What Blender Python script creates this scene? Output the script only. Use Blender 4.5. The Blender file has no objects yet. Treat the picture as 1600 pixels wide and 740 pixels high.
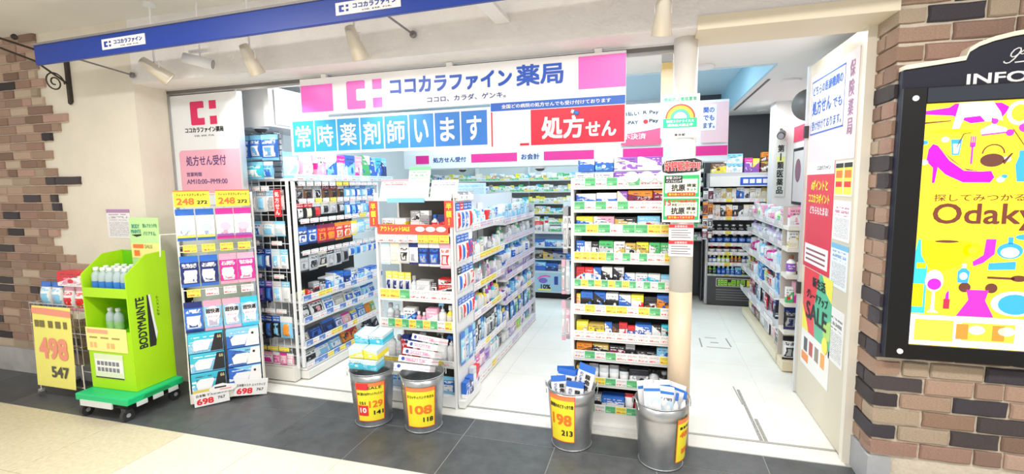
import bpy, math, random
from mathutils import Vector, Matrix
from math import sin, cos, pi, radians, atan2
random.seed(7)
scene = bpy.context.scene
COL = scene.collection

# ------------------------------------------------------------------ camera
def make_camera():
    f, yaw, pitch, roll = 750.0, radians(16.3), radians(6.2), radians(0.9)
    cd = bpy.data.cameras.new('camera')
    cd.sensor_fit = 'HORIZONTAL'
    cd.sensor_width = 36.0
    cd.lens = 36.0 * f / 1600.0
    cd.clip_start = 0.02
    o = bpy.data.objects.new('camera', cd)
    COL.objects.link(o)
    fw = Vector((-sin(yaw) * cos(pitch), cos(yaw) * cos(pitch), -sin(pitch)))
    rt = Vector((cos(yaw), sin(yaw), 0))
    up = rt.cross(fw)
    R = rt * cos(roll) - up * sin(roll)
    U = up * cos(roll) + rt * sin(roll)
    m = Matrix((R, U, -fw)).transposed().to_4x4()
    m.translation = Vector((0, 0, 1.5))
    o.matrix_world = m
    scene.camera = o
make_camera()

# ------------------------------------------------------------------ world, exposure, lights
w = bpy.data.worlds.new('world')
scene.world = w
w.use_nodes = True
w.node_tree.nodes['Background'].inputs[0].default_value = (1.0, 0.985, 0.97, 1)
w.node_tree.nodes['Background'].inputs[1].default_value = 0.55
vs = scene.view_settings
vs.view_transform = 'Standard'
vs.look = 'None'
vs.gamma = 1.0
vs.use_curve_mapping = False
vs.exposure = 0.68

def area(name, loc, sx, sy, power, color=(1, 1, 1), rot=(0, 0, 0)):
    ld = bpy.data.lights.new(name, 'AREA')
    ld.shape = 'RECTANGLE'
    ld.size, ld.size_y = sx, sy
    ld.energy = power
    ld.color = color
    o = bpy.data.objects.new(name, ld)
    COL.objects.link(o)
    o.location = loc
    o.rotation_euler = rot
    o['kind'] = 'helper'
    return o
# ceiling lamps of the concourse, over and behind the viewer
area('concourse_light', (-2.6, 0.9, 2.66), 1.2, 0.3, 30.7, (1, 0.98, 0.95))
area('concourse_light', (0.2, 0.9, 2.66), 1.2, 0.3, 30.7, (1, 0.98, 0.95))
area('concourse_light', (-1.2, -0.8, 2.66), 1.2, 0.3, 30.7, (1, 0.98, 0.95))
area('concourse_light', (1.9, 0.9, 2.66), 1.2, 0.3, 26.0, (1, 0.98, 0.95))
# fluorescent troffers of the shop ceiling
area('shop_light', (-2.1, 3.35, 2.33), 1.2, 0.22, 8.98, (0.96, 0.98, 1))
area('shop_light', (-0.8, 3.35, 2.33), 1.2, 0.22, 8.98, (0.96, 0.98, 1))
area('shop_light', (0.45, 3.30, 2.33), 0.9, 0.22, 5.98, (1, 0.98, 0.95))
area('shop_light', (-2.0, 4.9, 2.60), 1.2, 0.3, 11.97, (0.74, 0.91, 1))
area('shop_light', (-0.2, 4.9, 2.60), 1.2, 0.3, 11.97, (0.74, 0.91, 1))
area('shop_light', (-1.3, 6.2, 2.60), 2.2, 0.3, 13.73, (0.74, 0.91, 1))
area('shop_light', (1.05, 5.6, 2.33), 0.3, 1.2, 5.98, (1, 0.98, 0.95))

# ------------------------------------------------------------------ node helpers and materials
_mats = {}
def new_mat(name):
    m = bpy.data.materials.new(name)
    m.use_nodes = True
    t = m.node_tree
    b = t.nodes['Principled BSDF']
    return m, t, b
class NT:
    def __init__(s, t): s.t = t
    def n(s, typ, **kw):
        nd = s.t.nodes.new(typ)
        for k, v in kw.items(): setattr(nd, k, v)
        return nd
    def put(s, sock, v):
        if hasattr(v, 'is_output'): s.t.links.new(v, sock)
        elif isinstance(v, (tuple, list)) and len(v) == 3 and sock.type == 'RGBA': sock.default_value = (*v, 1)
        else: sock.default_value = v
    def m(s, op, a, b=None, c=None):
        nd = s.n('ShaderNodeMath', operation=op)
        s.put(nd.inputs[0], a)
        if b is not None: s.put(nd.inputs[1], b)
        if c is not None: s.put(nd.inputs[2], c)
        return nd.outputs[0]
    def mix(s, f, a, b, mode='MIX'):
        nd = s.n('ShaderNodeMix', data_type='RGBA', blend_type=mode)
        s.put(nd.inputs[0], f); s.put(nd.inputs[6], a); s.put(nd.inputs[7], b)
        return nd.outputs[2]
    def noise(s, vec, scale, detail=3.0, rough=0.5):
        nd = s.n('ShaderNodeTexNoise')
        if vec is not None: s.put(nd.inputs['Vector'], vec)
        nd.inputs['Scale'].default_value = scale
        nd.inputs['Detail'].default_value = detail
        nd.inputs['Roughness'].default_value = rough
        return nd.outputs[0]
    def coord(s, which='Generated'): return s.n('ShaderNodeTexCoord').outputs[which]
    def sep(s, v):
        nd = s.n('ShaderNodeSeparateXYZ'); s.put(nd.inputs[0], v); return nd.outputs
    def comb(s, x, y, z):
        nd = s.n('ShaderNodeCombineXYZ')
        s.put(nd.inputs[0], x); s.put(nd.inputs[1], y); s.put(nd.inputs[2], z); return nd.outputs[0]
    def attr(s, name):
        return s.n('ShaderNodeAttribute', attribute_type='OBJECT', attribute_name=name).outputs['Color']
    def rnd(s): return s.n('ShaderNodeObjectInfo').outputs['Random']
    def bump(s, h, strength=0.3, dist=0.01):
        nd = s.n('ShaderNodeBump'); nd.inputs['Strength'].default_value = strength
        nd.inputs['Distance'].default_value = dist; s.put(nd.inputs['Height'], h); return nd.outputs[0]

def mat(c, rough=0.5, metal=0.0, emit=0.0, spec=0.5, alpha=1.0, trans=0.0, var=0.0, vscale=12.0, bump=0.0, bscale=60.0):
    """plain surface: colour with an optional mottling and fine relief"""
    key = (tuple(c), rough, metal, emit, spec, alpha, trans, var, vscale, bump, bscale)
    if key in _mats: return _mats[key]
    mt, t, b = new_mat('surface')
    k = NT(t)
    b.inputs['Roughness'].default_value = rough
    b.inputs['Metallic'].default_value = metal
    b.inputs['Specular IOR Level'].default_value = spec
    b.inputs['Alpha'].default_value = alpha
    b.inputs['Transmission Weight'].default_value = trans
    if var > 0:
        n1 = k.noise(k.coord('Object'), vscale, 5.0, 0.6)
        dark = tuple(max(0, x * (1 - var)) for x in c); lite = tuple(min(1, x * (1 + var * 0.6)) for x in c)
        cr = k.m('MULTIPLY_ADD', n1, 2.4, -0.7)
        nd = k.n('ShaderNodeClamp'); k.put(nd.inputs[0], cr)
        k.put(b.inputs['Base Color'], k.mix(nd.outputs[0], dark, lite))
    else:
        b.inputs['Base Color'].default_value = (*c, 1)
    if bump > 0:
        k.put(b.inputs['Normal'], k.bump(k.noise(k.coord('Object'), bscale, 4.0, 0.6), bump, 0.008))
    if emit > 0:
        b.inputs['Emission Color'].default_value = (*c, 1)
        b.inputs['Emission Strength'].default_value = emit
    _mats[key] = mt
    return mt

PAL = {  # letter: (name, colour)
 'w': ('white', (.86, .87, .88)), 'b': ('blue', (.03, .16, .62)), 'n': ('navy', (.015, .03, .18)), 'l': ('sky-blue', (.25, .62, .88)),
 'c': ('cyan', (.05, .55, .72)), 'r': ('red', (.75, .03, .04)), 'p': ('pink', (.9, .42, .56)), 'm': ('magenta', (.75, .03, .36)),
 'y': ('yellow', (.93, .78, .05)), 'o': ('orange', (.88, .3, .03)), 'g': ('green', (.08, .5, .16)), 'G': ('grey', (.38, .39, .41)),
 'k': ('black', (.02, .02, .025)), 't': ('brown', (.22, .1, .05)), 'v': ('violet', (.28, .1, .5)), 's': ('silver', (.6, .62, .65)),
 'e': ('cream', (.85, .78, .6)), 'd': ('gold', (.62, .45, .1)), 'x': ('maroon', (.25, .02, .07)), 'L': ('lilac', (.6, .5, .78)),
 'a': ('lime', (.45, .78, .06)), 'h': ('clear', (.62, .68, .72)), 'i': ('pale-blue', (.62, .8, .9)),
}

def print_material(style):
    key = ('print', style)
    if key in _mats: return _mats[key]
    mt, t, b = new_mat('print_' + style)
    k = NT(t)
    g = k.sep(k.coord('Generated'))
    r = k.rnd()
    x0_, z0_ = g[0], g[2]
    x, z = x0_, z0_
    wv = k.comb(k.m('MULTIPLY_ADD', r, 31.0, k.m('MULTIPLY', x0_, 2.0)), k.m('MULTIPLY', r, 11.0), k.m('MULTIPLY', z0_, 2.2))
    blot = k.noise(wv, 1.0, 3.0, .6)
    c1, c2, c3 = k.attr('c1'), k.attr('c2'), k.attr('c3')
    gt = lambda a, bb: k.m('GREATER_THAN', a, bb)
    lt = lambda a, bb: k.m('LESS_THAN', a, bb)
    mul = lambda a, bb: k.m('MULTIPLY', a, bb)
    def inside(v, lo, hi): return mul(gt(v, lo), lt(v, hi))
    def ell(cx, cz, rx, rz):
        dx = k.m('DIVIDE', k.m('SUBTRACT', x, cx), rx); dz = k.m('DIVIDE', k.m('SUBTRACT', z, cz), rz)
        return lt(k.m('ADD', mul(dx, dx), mul(dz, dz)), 1.0)
    def ink(lo, hi, rows, xl=.1, xh=.9, dens=.5, fine=22.0):
        zz = mul(z, rows); row = k.m('FLOOR', zz); fr = k.m('FRACT', zz)
        nv = k.comb(k.m('ADD', mul(x, fine), mul(r, 50.0)), mul(row, 7.3), mul(fr, 2.0))
        return mul(mul(gt(k.noise(nv, 1.0, 1.0), dens), inside(fr, .2, .8)), mul(inside(z, lo, hi), inside(x, xl, xh)))
    rough = .42
    if style == 'carton':
        thr = k.m('MULTIPLY_ADD', r, .3, .5)
        slope = k.m('MULTIPLY_ADD', r, 1.2, -.6)
        col = k.mix(gt(k.m('ADD', z, mul(k.m('SUBTRACT', x, .5), slope)), thr), c1, c2)
        r2 = k.m('FRACT', mul(r, 17.3))
        col = k.mix(mul(gt(blot, .56), inside(z, .12, .62)), col, c3)
        col = k.mix(mul(ell(k.m('MULTIPLY_ADD', r2, .5, .25), .36, .12, .14), gt(r2, .4)), col, c2)
        col = k.mix(mul(ink(.62, .86, 4.0, .1, .9, .47, 9.0), .85), col, k.mix(gt(r2, .5), (.9, .9, .92), (.05, .05, .1)))
        col = k.mix(mul(ink(.05, .3, 16.0), .6), col, (.12, .12, .2))
    elif style == 'bag':
        col = k.mix(gt(z, .8), c1, c2)
        col = k.mix(lt(z, .1), col, c2)
        xw = k.m('ADD', x, k.m('MULTIPLY_ADD', blot, .5, -.25))
        col = k.mix(mul(inside(z, .14, .55), inside(xw, .16, .84)), col, c3)
        col = k.mix(mul(mul(inside(z, .18, .50), inside(xw, .28, .72)), gt(blot, .5)), col, k.mix(.55, c1, c2))
        col = k.mix(mul(ink(.58, .78, 5.0, .12, .88, .46, 8.0), .85), col, c3)
        col = k.mix(mul(ink(.12, .2, 20.0), .6), col, (.1, .1, .25))
        rough = .28
    elif style == 'blister':
        col = k.mix(gt(z, .72), c1, c2)
        col = k.mix(mul(mul(inside(z, .1, .66), inside(x, .22, .78)), gt(blot, .40)), col, c3)
        col = k.mix(mul(ink(.74, .95, 8.0, .1, .9, .48, 10.0), .8), col, (.92, .92, .94))
        col = k.mix(mul(ink(.02, .1, 22.0), .6), col, (.1, .1, .2))
        rough = .22
    elif style == 'bottle':
        col = k.mix(gt(z, .8), c1, c2)
        lab = inside(z, .16, .58)
        col = k.mix(lab, col, c3)
        col = k.mix(mul(ink(.28, .5, 8.0, .15, .85, .48, 9.0), .75), col, (.95, .95, .97))
        rough = .22
    elif style == 'card':
        col = c1
        col = k.mix(mul(ink(.6, .9, 9.0, .06, .94, .46, 16.0), .75), col, (.12, .1, .12))
        col = k.mix(mul(ink(.12, .52, 2.4, .06, .55, .42, 7.0), .9), col, c2)
        col = k.mix(mul(ink(.12, .36, 3.6, .6, .95, .44, 8.0), .8), col, (.08, .08, .1))
        rough = .35
    elif style == 'sheet':
        col = k.mix(gt(z, .88), c1, c2)
        col = k.mix(mul(ink(.62, .84, 9.0, .1, .9, .45, 9.0), .8), col, c3)
        col = k.mix(mul(ink(.06, .58, 30.0, .08, .92, .45, 26.0), .55), col, (.15, .15, .2))
    k.put(b.inputs['Base Color'], col)
    b.inputs['Roughness'].default_value = rough
    _mats[key] = mt
    return mt

# ------------------------------------------------------------------ mesh builder
class MB:
    def __init__(s): s.v, s.f, s.m = [], [], []
    def box(s, x0, x1, y0, y1, z0, z1, mi=0):
        i = len(s.v)
        s.v += [(x0, y0, z0), (x1, y0, z0), (x1, y1, z0), (x0, y1, z0), (x0, y0, z1), (x1, y0, z1), (x1, y1, z1), (x0, y1, z1)]
        for q in ((0, 3, 2, 1), (4, 5, 6, 7), (0, 1, 5, 4), (1, 2, 6, 5), (2, 3, 7, 6), (3, 0, 4, 7)):
            s.f.append(tuple(i + a for a in q)); s.m.append(mi)
        return s
    def prism(s, pts, a0, a1, axis='y', mi=0):
        """outline pts in the plane across axis, extruded from a0 to a1"""
        n = len(pts); i = len(s.v)
        mk = {'y': lambda p, a: (p[0], a, p[1]), 'x': lambda p, a: (a, p[0], p[1]), 'z': lambda p, a: (p[0], p[1], a)}[axis]
        s.v += [mk(p, a0) for p in pts] + [mk(p, a1) for p in pts]
        s.f.append(tuple(range(i, i + n))); s.m.append(mi)
        s.f.append(tuple(range(i + 2 * n - 1, i + n - 1, -1))); s.m.append(mi)
        for j in range(n):
            q = (j + 1) % n
            s.f.append((i + j, i + n + j, i + n + q, i + q)); s.m.append(mi)
        return s
    def tube(s, pts, r, n=6, mi=0, closed=False):
        P = [Vector(p) for p in pts]; i = len(s.v); rr = r if isinstance(r, (list, tuple)) else [r] * len(P)
        ref = None
        for j, p in enumerate(P):
            a = P[j - 1] if j > 0 else (P[-1] if closed else p)
            c = P[j + 1] if j < len(P) - 1 else (P[0] if closed else p)
            d = (c - a).normalized()
            if ref is None:
                ref = d.orthogonal().normalized()
            ref = (ref - d * ref.dot(d))
            ref = ref.normalized() if ref.length > 1e-6 else d.orthogonal().normalized()
            q = d.cross(ref)
            for t in range(n):
                an = 2 * pi * t / n
                s.v.append(tuple(p + (ref * cos(an) + q * sin(an)) * rr[j]))
        L = len(P)
        for j in range(L if closed else L - 1):
            for t in range(n):
                a = i + j * n + t; b = i + j * n + (t + 1) % n; j2 = (j + 1) % L
                c = i + j2 * n + (t + 1) % n; d = i + j2 * n + t
                s.f.append((a, b, c, d)); s.m.append(mi)
        if not closed:
            s.f.append(tuple(range(i + n - 1, i - 1, -1))); s.m.append(mi)
            s.f.append(tuple(range(i + (L - 1) * n, i + L * n))); s.m.append(mi)
        return s
    def lathe(s, prof, n=16, cx=0, cy=0, mi=0, cap=True, sx=1, sy=1):
        i = len(s.v)
        for (r, z) in prof:
            for t in range(n):
                an = 2 * pi * t / n
                s.v.append((cx + r * cos(an) * sx, cy + r * sin(an) * sy, z))
        for j in range(len(prof) - 1):
            m_ = mi[j] if isinstance(mi, (list, tuple)) else mi
            for t in range(n):
                a = i + j * n + t; b = i + j * n + (t + 1) % n
                s.f.append((a, b, b + n, a + n)); s.m.append(m_)
        if cap:
            s.f.append(tuple(range(i + n - 1, i - 1, -1))); s.m.append(mi[0] if isinstance(mi, (list, tuple)) else mi)
            k = i + (len(prof) - 1) * n
            s.f.append(tuple(range(k, k + n))); s.m.append(mi[-1] if isinstance(mi, (list, tuple)) else mi)
        return s
    def grid(s, fn, nu, nv, mi=0, flip=False):
        i = len(s.v)
        for a in range(nu + 1):
            for b in range(nv + 1): s.v.append(tuple(fn(a / nu, b / nv)))
        for a in range(nu):
            for b in range(nv):
                q = (i + a * (nv + 1) + b, i + (a + 1) * (nv + 1) + b, i + (a + 1) * (nv + 1) + b + 1, i + a * (nv + 1) + b + 1)
                s.f.append(q[::-1] if flip else q); s.m.append(mi)
        return s
    def mesh(s, name, mats, smooth=False):
        me = bpy.data.meshes.new(name)
        me.from_pydata(s.v, [], s.f)
        for m_ in (mats if isinstance(mats, (list, tuple)) else [mats]): me.materials.append(m_)
        me.polygons.foreach_set('material_index', s.m)
        if smooth: me.polygons.foreach_set('use_smooth', [True] * len(s.f))
        me.update()
        return me
    def build(s, name, mats, parent=None, loc=(0, 0, 0), rz=0, smooth=False, bevel=0):
        o = bpy.data.objects.new(name, s.mesh(name, mats, smooth))
        COL.objects.link(o)
        o.location = loc
        if not isinstance(rz, (int, float)): o.rotation_euler = rz
        else: o.rotation_euler = (0, 0, rz)
        o.parent = parent
        if bevel:
            md = o.modifiers.new('edge', 'BEVEL'); md.width = bevel; md.segments = 2; md.limit_method = 'ANGLE'
        return o

def tag(o, label=None, cat=None, group=None, kind=None):
    if label: o['label'] = label
    if cat: o['category'] = cat
    if group: o['group'] = group
    if kind: o['kind'] = kind
    return o
def thing(name, loc, rz, label, cat, group=None):
    o = bpy.data.objects.new(name, None)
    COL.objects.link(o)
    o.empty_display_size = .05
    o.location = loc
    if not isinstance(rz, (int, float)): o.rotation_euler = rz
    else: o.rotation_euler = (0, 0, rz)
    return tag(o, label, cat, group)
def struct(o): return tag(o, kind='structure')

# ------------------------------------------------------------------ lettering
_tc = {}
def text_mesh(body, bold):
    key = (body, bold)
    if key not in _tc:
        cu = bpy.data.curves.new('lettering', 'FONT')
        cu.body = body; cu.size = 1.0; cu.resolution_u = 3
        cu.align_x = 'LEFT'
        ob = bpy.data.objects.new('lettering', cu)
        COL.objects.link(ob)
        dg = bpy.context.evaluated_depsgraph_get()
        me = bpy.data.meshes.new_from_object(ob.evaluated_get(dg))
        bpy.data.objects.remove(ob); bpy.data.curves.remove(cu)
        vs_ = [v.co.copy() for v in me.vertices]
        fs = [tuple(p.vertices) for p in me.polygons]
        bpy.data.meshes.remove(me)
        if bold > .005:   # heavier strokes: the outline laid over itself, shifted
            n0 = len(vs_); base, bf = vs_, fs; vs_, fs = [], []
            for q, (dx, dy) in enumerate(((-1, -1), (1, -1), (1, 1), (-1, 1))):
                vs_ += [v + Vector((dx * bold, dy * bold, q)) for v in base]
                fs += [tuple(q * n0 + a for a in f) for f in bf]
        x0 = min(v.x for v in vs_); x1 = max(v.x for v in vs_); y0 = min(v.y for v in vs_); y1 = max(v.y for v in vs_)
        _tc[key] = ([((v.x - x0) / (x1 - x0), (v.y - y0) / max(1e-6, (y1 - y0)), v.z) for v in vs_], fs)
    return _tc[key]
def txt(body, parent, x0, x1, z0, z1, y, m, bold=0.02, bend=None, shear=0, name='lettering', vertical=False, slope=0):
    """flat print that fills the box x0..x1, z0..z1 just in front (at y) of a face that looks to -y of its parent"""
    lay = .00025 / (parent.scale.y if parent else 1)
    if vertical:
        n = len(body); out = None; h = (z1 - z0) / n
        vv, ff = [], []
        for i, ch in enumerate(body):
            V, F = text_mesh(ch, bold); k = len(vv)
            zb = z1 - (i + 1) * h + .06 * h
            xa, xb = (x0, x1) if ch not in '!1' else (x0 + .4 * (x1 - x0), x0 + .6 * (x1 - x0))
            vv += [(xa + a * (xb - xa), y - q * lay, zb + b_ * h * .88) for a, b_, q in V]
            ff += [tuple(k + q for q in f) for f in F]
    else:
        V, F = text_mesh(body, bold)
        vv = [(x0 + a * (x1 - x0) + shear * b_, y - q * lay, z0 + b_ * (z1 - z0) + slope * a) for a, b_, q in V]; ff = F
    if bend:   # wrap round a vertical cylinder of this radius whose axis is x = 0, y = 0
        vv = [((bend + .0015) * sin(p[0] / bend), -(bend + .0015) * cos(p[0] / bend), p[2]) for p in vv]
    me = bpy.data.meshes.new(name)
    me.from_pydata(vv, [], ff); me.materials.append(m); me.update()
    o = bpy.data.objects.new(name, me); COL.objects.link(o); o.parent = parent
    return o
def plate(name, parent, x0, x1, z0, z1, y, m, t=.002):
    return MB().box(x0, x1, y - t, y, z0, z1).build(name, m, parent)
def shape(name, parent, pts, y, m, t=.001):
    return MB().prism(pts, y - t, y, 'y').build(name, m, parent)
def ellipse(cx, cz, rx, rz, n=20, a0=0, a1=2 * pi):
    return [(cx + rx * cos(a0 + (a1 - a0) * i / n), cz + rz * sin(a0 + (a1 - a0) * i / n)) for i in range(n)]

INK = mat((.02, .02, .025), .5); NAVY = mat((.02, .06, .3), .5); WHITE = mat((.9, .9, .9), .45); RED = mat((.82, .04, .05), .45)
YEL = mat((.96, .85, .06), .45); ORANGE = mat((.93, .2, .04), .45); PINK = mat((.86, .1, .42), .4)
STEEL = mat((.72, .74, .76), .35, .6); CHROME = mat((.8, .81, .83), .18, 1.0); WHITEMET = mat((.86, .87, .87), .38)
BLACK = mat((.010, .010, .012), .5, spec=.25); DKMET = mat((.06, .06, .065), .4, .5); CLEAR = mat((.75, .8, .84), .1, 0, 0, .5, .35)

# ================================================================== STRUCTURE
PLASTER = mat((.80, .75, .64), .8, var=.05, vscale=4, bump=.25, bscale=25)
PLASTERW = mat((.88, .86, .84), .8, var=.05, vscale=7, bump=1.0, bscale=26)
CEIL = mat((.80, .78, .73), .85, var=.04, vscale=2)
SHOPCEIL = mat((.88, .88, .86), .8)
MORTAR = mat((.66, .58, .47), .9, var=.12, vscale=30, bump=.4)
GROUT = mat((.42, .43, .42), .9); DGROUT = mat((.30, .31, .31), .85)

# floors: concourse cream stone, slate strip, white shop floor; every tile is a piece
def tiled_floor(name, x0, x1, y0, y1, xs, ys, top, grout, tile_mats, gap, th=.02, sp=None):
    f = struct(MB().box(x0, x1, y0, y1, -.10, top - .0015).build(name, grout))
    for i in range(len(xs) - 1):
        for j in range(len(ys) - 1):
            b = MB().box(xs[i] + gap, xs[i + 1] - gap, ys[j] + gap, ys[j + 1] - gap, top - th, top + random.uniform(-.0004, .0004))
            b.build('tile', random.choice(tile_mats), f)
    return f
def stone_mat(c1, c2, c3, s1, s2, rough):
    mt, t, b = new_mat('stone'); k = NT(t); co = k.coord('Object')
    a = k.noise(co, s1, 6.0, .7); d = k.noise(co, s2, 4.0, .7)
    col = k.mix(k.m('SMOOTH_MIN', k.m('MULTIPLY_ADD', a, 3.0, -1.0), 1.0, .1), c1, c2)
    col = k.mix(k.m('GREATER_THAN', d, .68), col, c3)
    k.put(b.inputs['Base Color'], col)
    k.put(b.inputs['Roughness'], k.m('MULTIPLY_ADD', a, .25, rough))
    k.put(b.inputs['Normal'], k.bump(d, .12, .004))
    return mt
cream1 = stone_mat((.60, .53, .36), (.74, .67, .50), (.44, .38, .25), 40, 160, .35)
cream2 = stone_mat((.70, .62, .50), (.82, .75, .65), (.56, .48, .38), 40, 160, .35)
slate1 = stone_mat((.052, .058, .062), (.095, .102, .106), (.16, .17, .17), 9, 120, .28)
slate2 = stone_mat((.070, .076, .080), (.115, .122, .125), (.18, .19, .19), 11, 140, .28)
white1 = stone_mat((.80, .79, .73), (.86, .85, .80), (.74, .72, .66), 3, 40, .22)
xs = [-6.675 + .56 * i for i in range(15)]
# near (pinker) and far (yellower) cream tiles
fl = struct(MB().box(-7, 3, -2, 2.145, -.10, -.0015).build('floor', mat((.45, .38, .27), .9)))
ysc = [-.655 + .56 * i for i in range(6)]
for i in range(len(xs) - 1):
    for j in range(len(ysc) - 1):
        x0, x1, y0, y1 = xs[i], xs[i + 1], ysc[j], ysc[j + 1]
        MB().box(x0 + .0015, x1 - .0015, y0 + .0015, y1 - .0015, -.02, random.uniform(-.0003, .0003)).build(
            'tile', cream2 if x0 > -2.8 else cream1, fl)
tiled_floor('floor_slate', -7, 3, 2.145, 2.77, xs, [2.147, 2.56, 2.769], 0, DGROUT, [slate1, slate2], .0022)
tiled_floor('floor_shop', -4.2, 2.0, 2.77, 7.4, [-4.2 + .62 * i for i in range(11)], [2.93, 3.55, 4.17, 4.79, 5.41, 6.03, 6.65, 7.27], 0.002, GROUT, [white1], .0008)
tr = struct(MB().box(-3.53, 1.0, 2.772, 2.905, -.01, .004).build('trim_1', mat((.80, .79, .74), .3, var=.05)))
MB().box(-3.53, 1.0, 2.907, 2.927, -.01, .006).build('rail', mat((.5, .49, .46), .35, .5), tr)

BR = [(.37, .235, .165), (.45, .30, .22), (.29, .185, .135), (.48, .335, .245), (.44, .27, .21), (.52, .41, .30), (.34, .215, .165)]
BDK = [(.055, .043, .048), (.085, .068, .07), (.065, .055, .068)]
brick_m = [mat(c, .85, var=.28, vscale=22, bump=.7, bscale=45) for c in BR]
brick_d = [mat(c, .75, var=.3, vscale=22, bump=.7, bscale=45) for c in BDK]
brick_l = [mat(tuple(min(.8, x * 1.15 + .05) for x in c), .85, var=.2, vscale=18, bump=.6, bscale=40) for c in BR]
def unit_brick(seed):
    rr = random.Random(seed); b = MB(); n = 4
    e = .05
    def pt(x, y, z): return (x, y, z)
    # rounded slab: front ring inset, body ring
    out = [(0, 0), (.33, 0), (.67, 0), (1, 0), (1, .5), (1, 1), (.67, 1), (.33, 1), (0, 1), (0, .5)]
    j = [(rr.uniform(-.012, .012), rr.uniform(-.06, .06)) for _ in out]
    for (sx, sz, y) in ((0, 0, 1), (0, 0, .22), (.028, .085, 0)):
        for q, (x, z) in enumerate(out):
            xx = x + (sx if x < .5 else -sx) * (1 if x in (0, 1) else 0) + j[q][0]
            zz = z + (sz if z < .5 else -sz) * (1 if z in (0, 1) else 0) + j[q][1] * .5
            b.v.append((xx, y, zz))
    m_ = len(out)
    for r_ in range(2):
        for q in range(m_):
            a = r_ * m_ + q; c = r_ * m_ + (q + 1) % m_
            b.f.append((a, c, c + m_, a + m_)); b.m.append(0)
    i = 2 * m_
    for q in ((0, 1, 8 - 1, 8, 9), (1, 2, 6, 7), (2, 3, 4, 5, 6)):
        b.f.append(tuple(i + z for z in q)); b.m.append(0)
    return b
BM = {}
def brick(parent, x0, x1, y0, y1, z0, z1, m, side=False):
    key = (random.randrange(4), id(m))
    if key not in BM:
        BM[key] = unit_brick(key[0]).mesh('brick', m)
    o = bpy.data.objects.new('brick', BM[key]); COL.objects.link(o); o.parent = parent
    if side:   # face looks to -x : length runs along -y
        o.location = (x0, y1, z0); o.rotation_euler = (0, 0, -pi / 2); o.scale = (y1 - y0, x1 - x0, z1 - z0)
    else:
        o.location = (x0, y0, z0); o.scale = (x1 - x0, y1 - y0, z1 - z0)
    return o

# wall with the broken brick facing and plaster
wl = struct(MB().box(-7, -3.53, 2.605, 2.86, 0, 2.68).build('wall_left', PLASTER))
edge = [(2.667, -4.46), (2.551, -4.46), (2.468, -4.46), (2.405, -4.49), (2.305, -4.41), (2.249, -4.48), (2.185, -4.44), (2.114, -4.37), (2.039, -4.21), (1.988, -4.30), (1.925, -4.40), (1.852, -4.51), (1.767, -4.42), (1.697, -4.52), (1.635, -4.39), (1.568, -4.15), (1.497, -4.31), (1.439, -4.42), (1.375, -4.39), (1.301, -4.35), (1.261, -4.35), (1.221, -4.45), (1.160, -4.44), (1.088, -4.53), (1.024, -4.44), (0.978, -4.30), (0.917, -4.12), (.85, -4.05), (.78, -4.0), (.70, -3.92), (.6, -3.98), (.5, -3.9), (.3, -3.85)]
z, row = .215, 0
mortar_quads = MB()
while z < 2.66:
    xr = min(edge, key=lambda e: abs(e[0] - (z + .03)))[1]
    x = -6.35 - (.1 if row % 2 else 0) + random.uniform(-.02, .02)
    rows = []
    while x < xr - .03:
        L = random.choice([.19, .19, .2, .17, .10])
        x2 = min(x + L, xr)
        if xr - x2 < .06: x2 = xr
        rows.append((x, x2)); x = x2 + .008
    for (a, b_) in rows:
        dk = random.random() < (.24 if b_ - a < .16 else .1)
        brick(wl, a, b_, 2.582 + random.uniform(-.003, .004), 2.612, z, z + .059, random.choice(brick_d if dk else brick_m + brick_l))
    mortar_quads.box(-6.5, xr - .004, 2.592, 2.61, z - .008, z + .06)
    z += .067; row += 1
tag(mortar_quads.build('mortar', mat((.60, .50, .40), .9, var=.12, vscale=30), wl), kind='stuff')
struct(MB().box(-7, -3.53, 2.585, 2.62, 0, .205).build('baseboard_left', mat((.46, .45, .44), .8, var=.2, vscale=6, bump=.3)))

# plaster band over the opening and its soffit
wu = struct(MB().box(-3.53, 1.03, 2.60, 2.86, 2.25, 2.72).build('wall_upper', PLASTERW))
MB().box(.20, 1.035, 2.592, 2.90, 2.235, 2.30).build('soffit_board', mat((.80, .72, .55), .5), wu)
struct(MB().box(-7, 4, -2.5, 2.61, 2.68, 2.76).build('ceiling', CEIL))

# brick pier beside the doorway
wr = struct(MB().box(1.045, 2.6, 2.615, 3.0, 0, 2.72).build('wall_right', MORTAR))
z, row = .175, 0
while z < 2.66:
    c0 = .105 if row % 2 else .2
    dk = random.random() < .22
    cm = random.choice(brick_d if dk else brick_m)
    brick(wr, 1.03, 1.03 + c0, 2.60, 2.60 + (.2 if row % 2 else .105), z, z + .07, cm)
    # returns on the doorway side
    ys_ = 2.60 + (.2 if row % 2 else .105) + .009
    brick(wr, 1.03, 1.09, ys_, 2.835, z, z + .07, random.choice(brick_d if random.random() < .2 else brick_m), side=True)
    x = 1.03 + c0 + .010
    while x < 2.45:
        L = random.choice([.2, .2, .21, .18, .10]); dk = random.random() < .17
        brick(wr, x, x + L, 2.60 + random.uniform(-.003, .004), 2.63, z, z + .07, random.choice(brick_d if dk else (brick_m + brick_l[:2])))
        x += L + .010
    z += .0800; row += 1
bb = struct(MB().box(1.025, 1.12, 2.592, 2.84, 0, .165).build('baseboard_right', mat((.42, .43, .45), .7, var=.1)))

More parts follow.
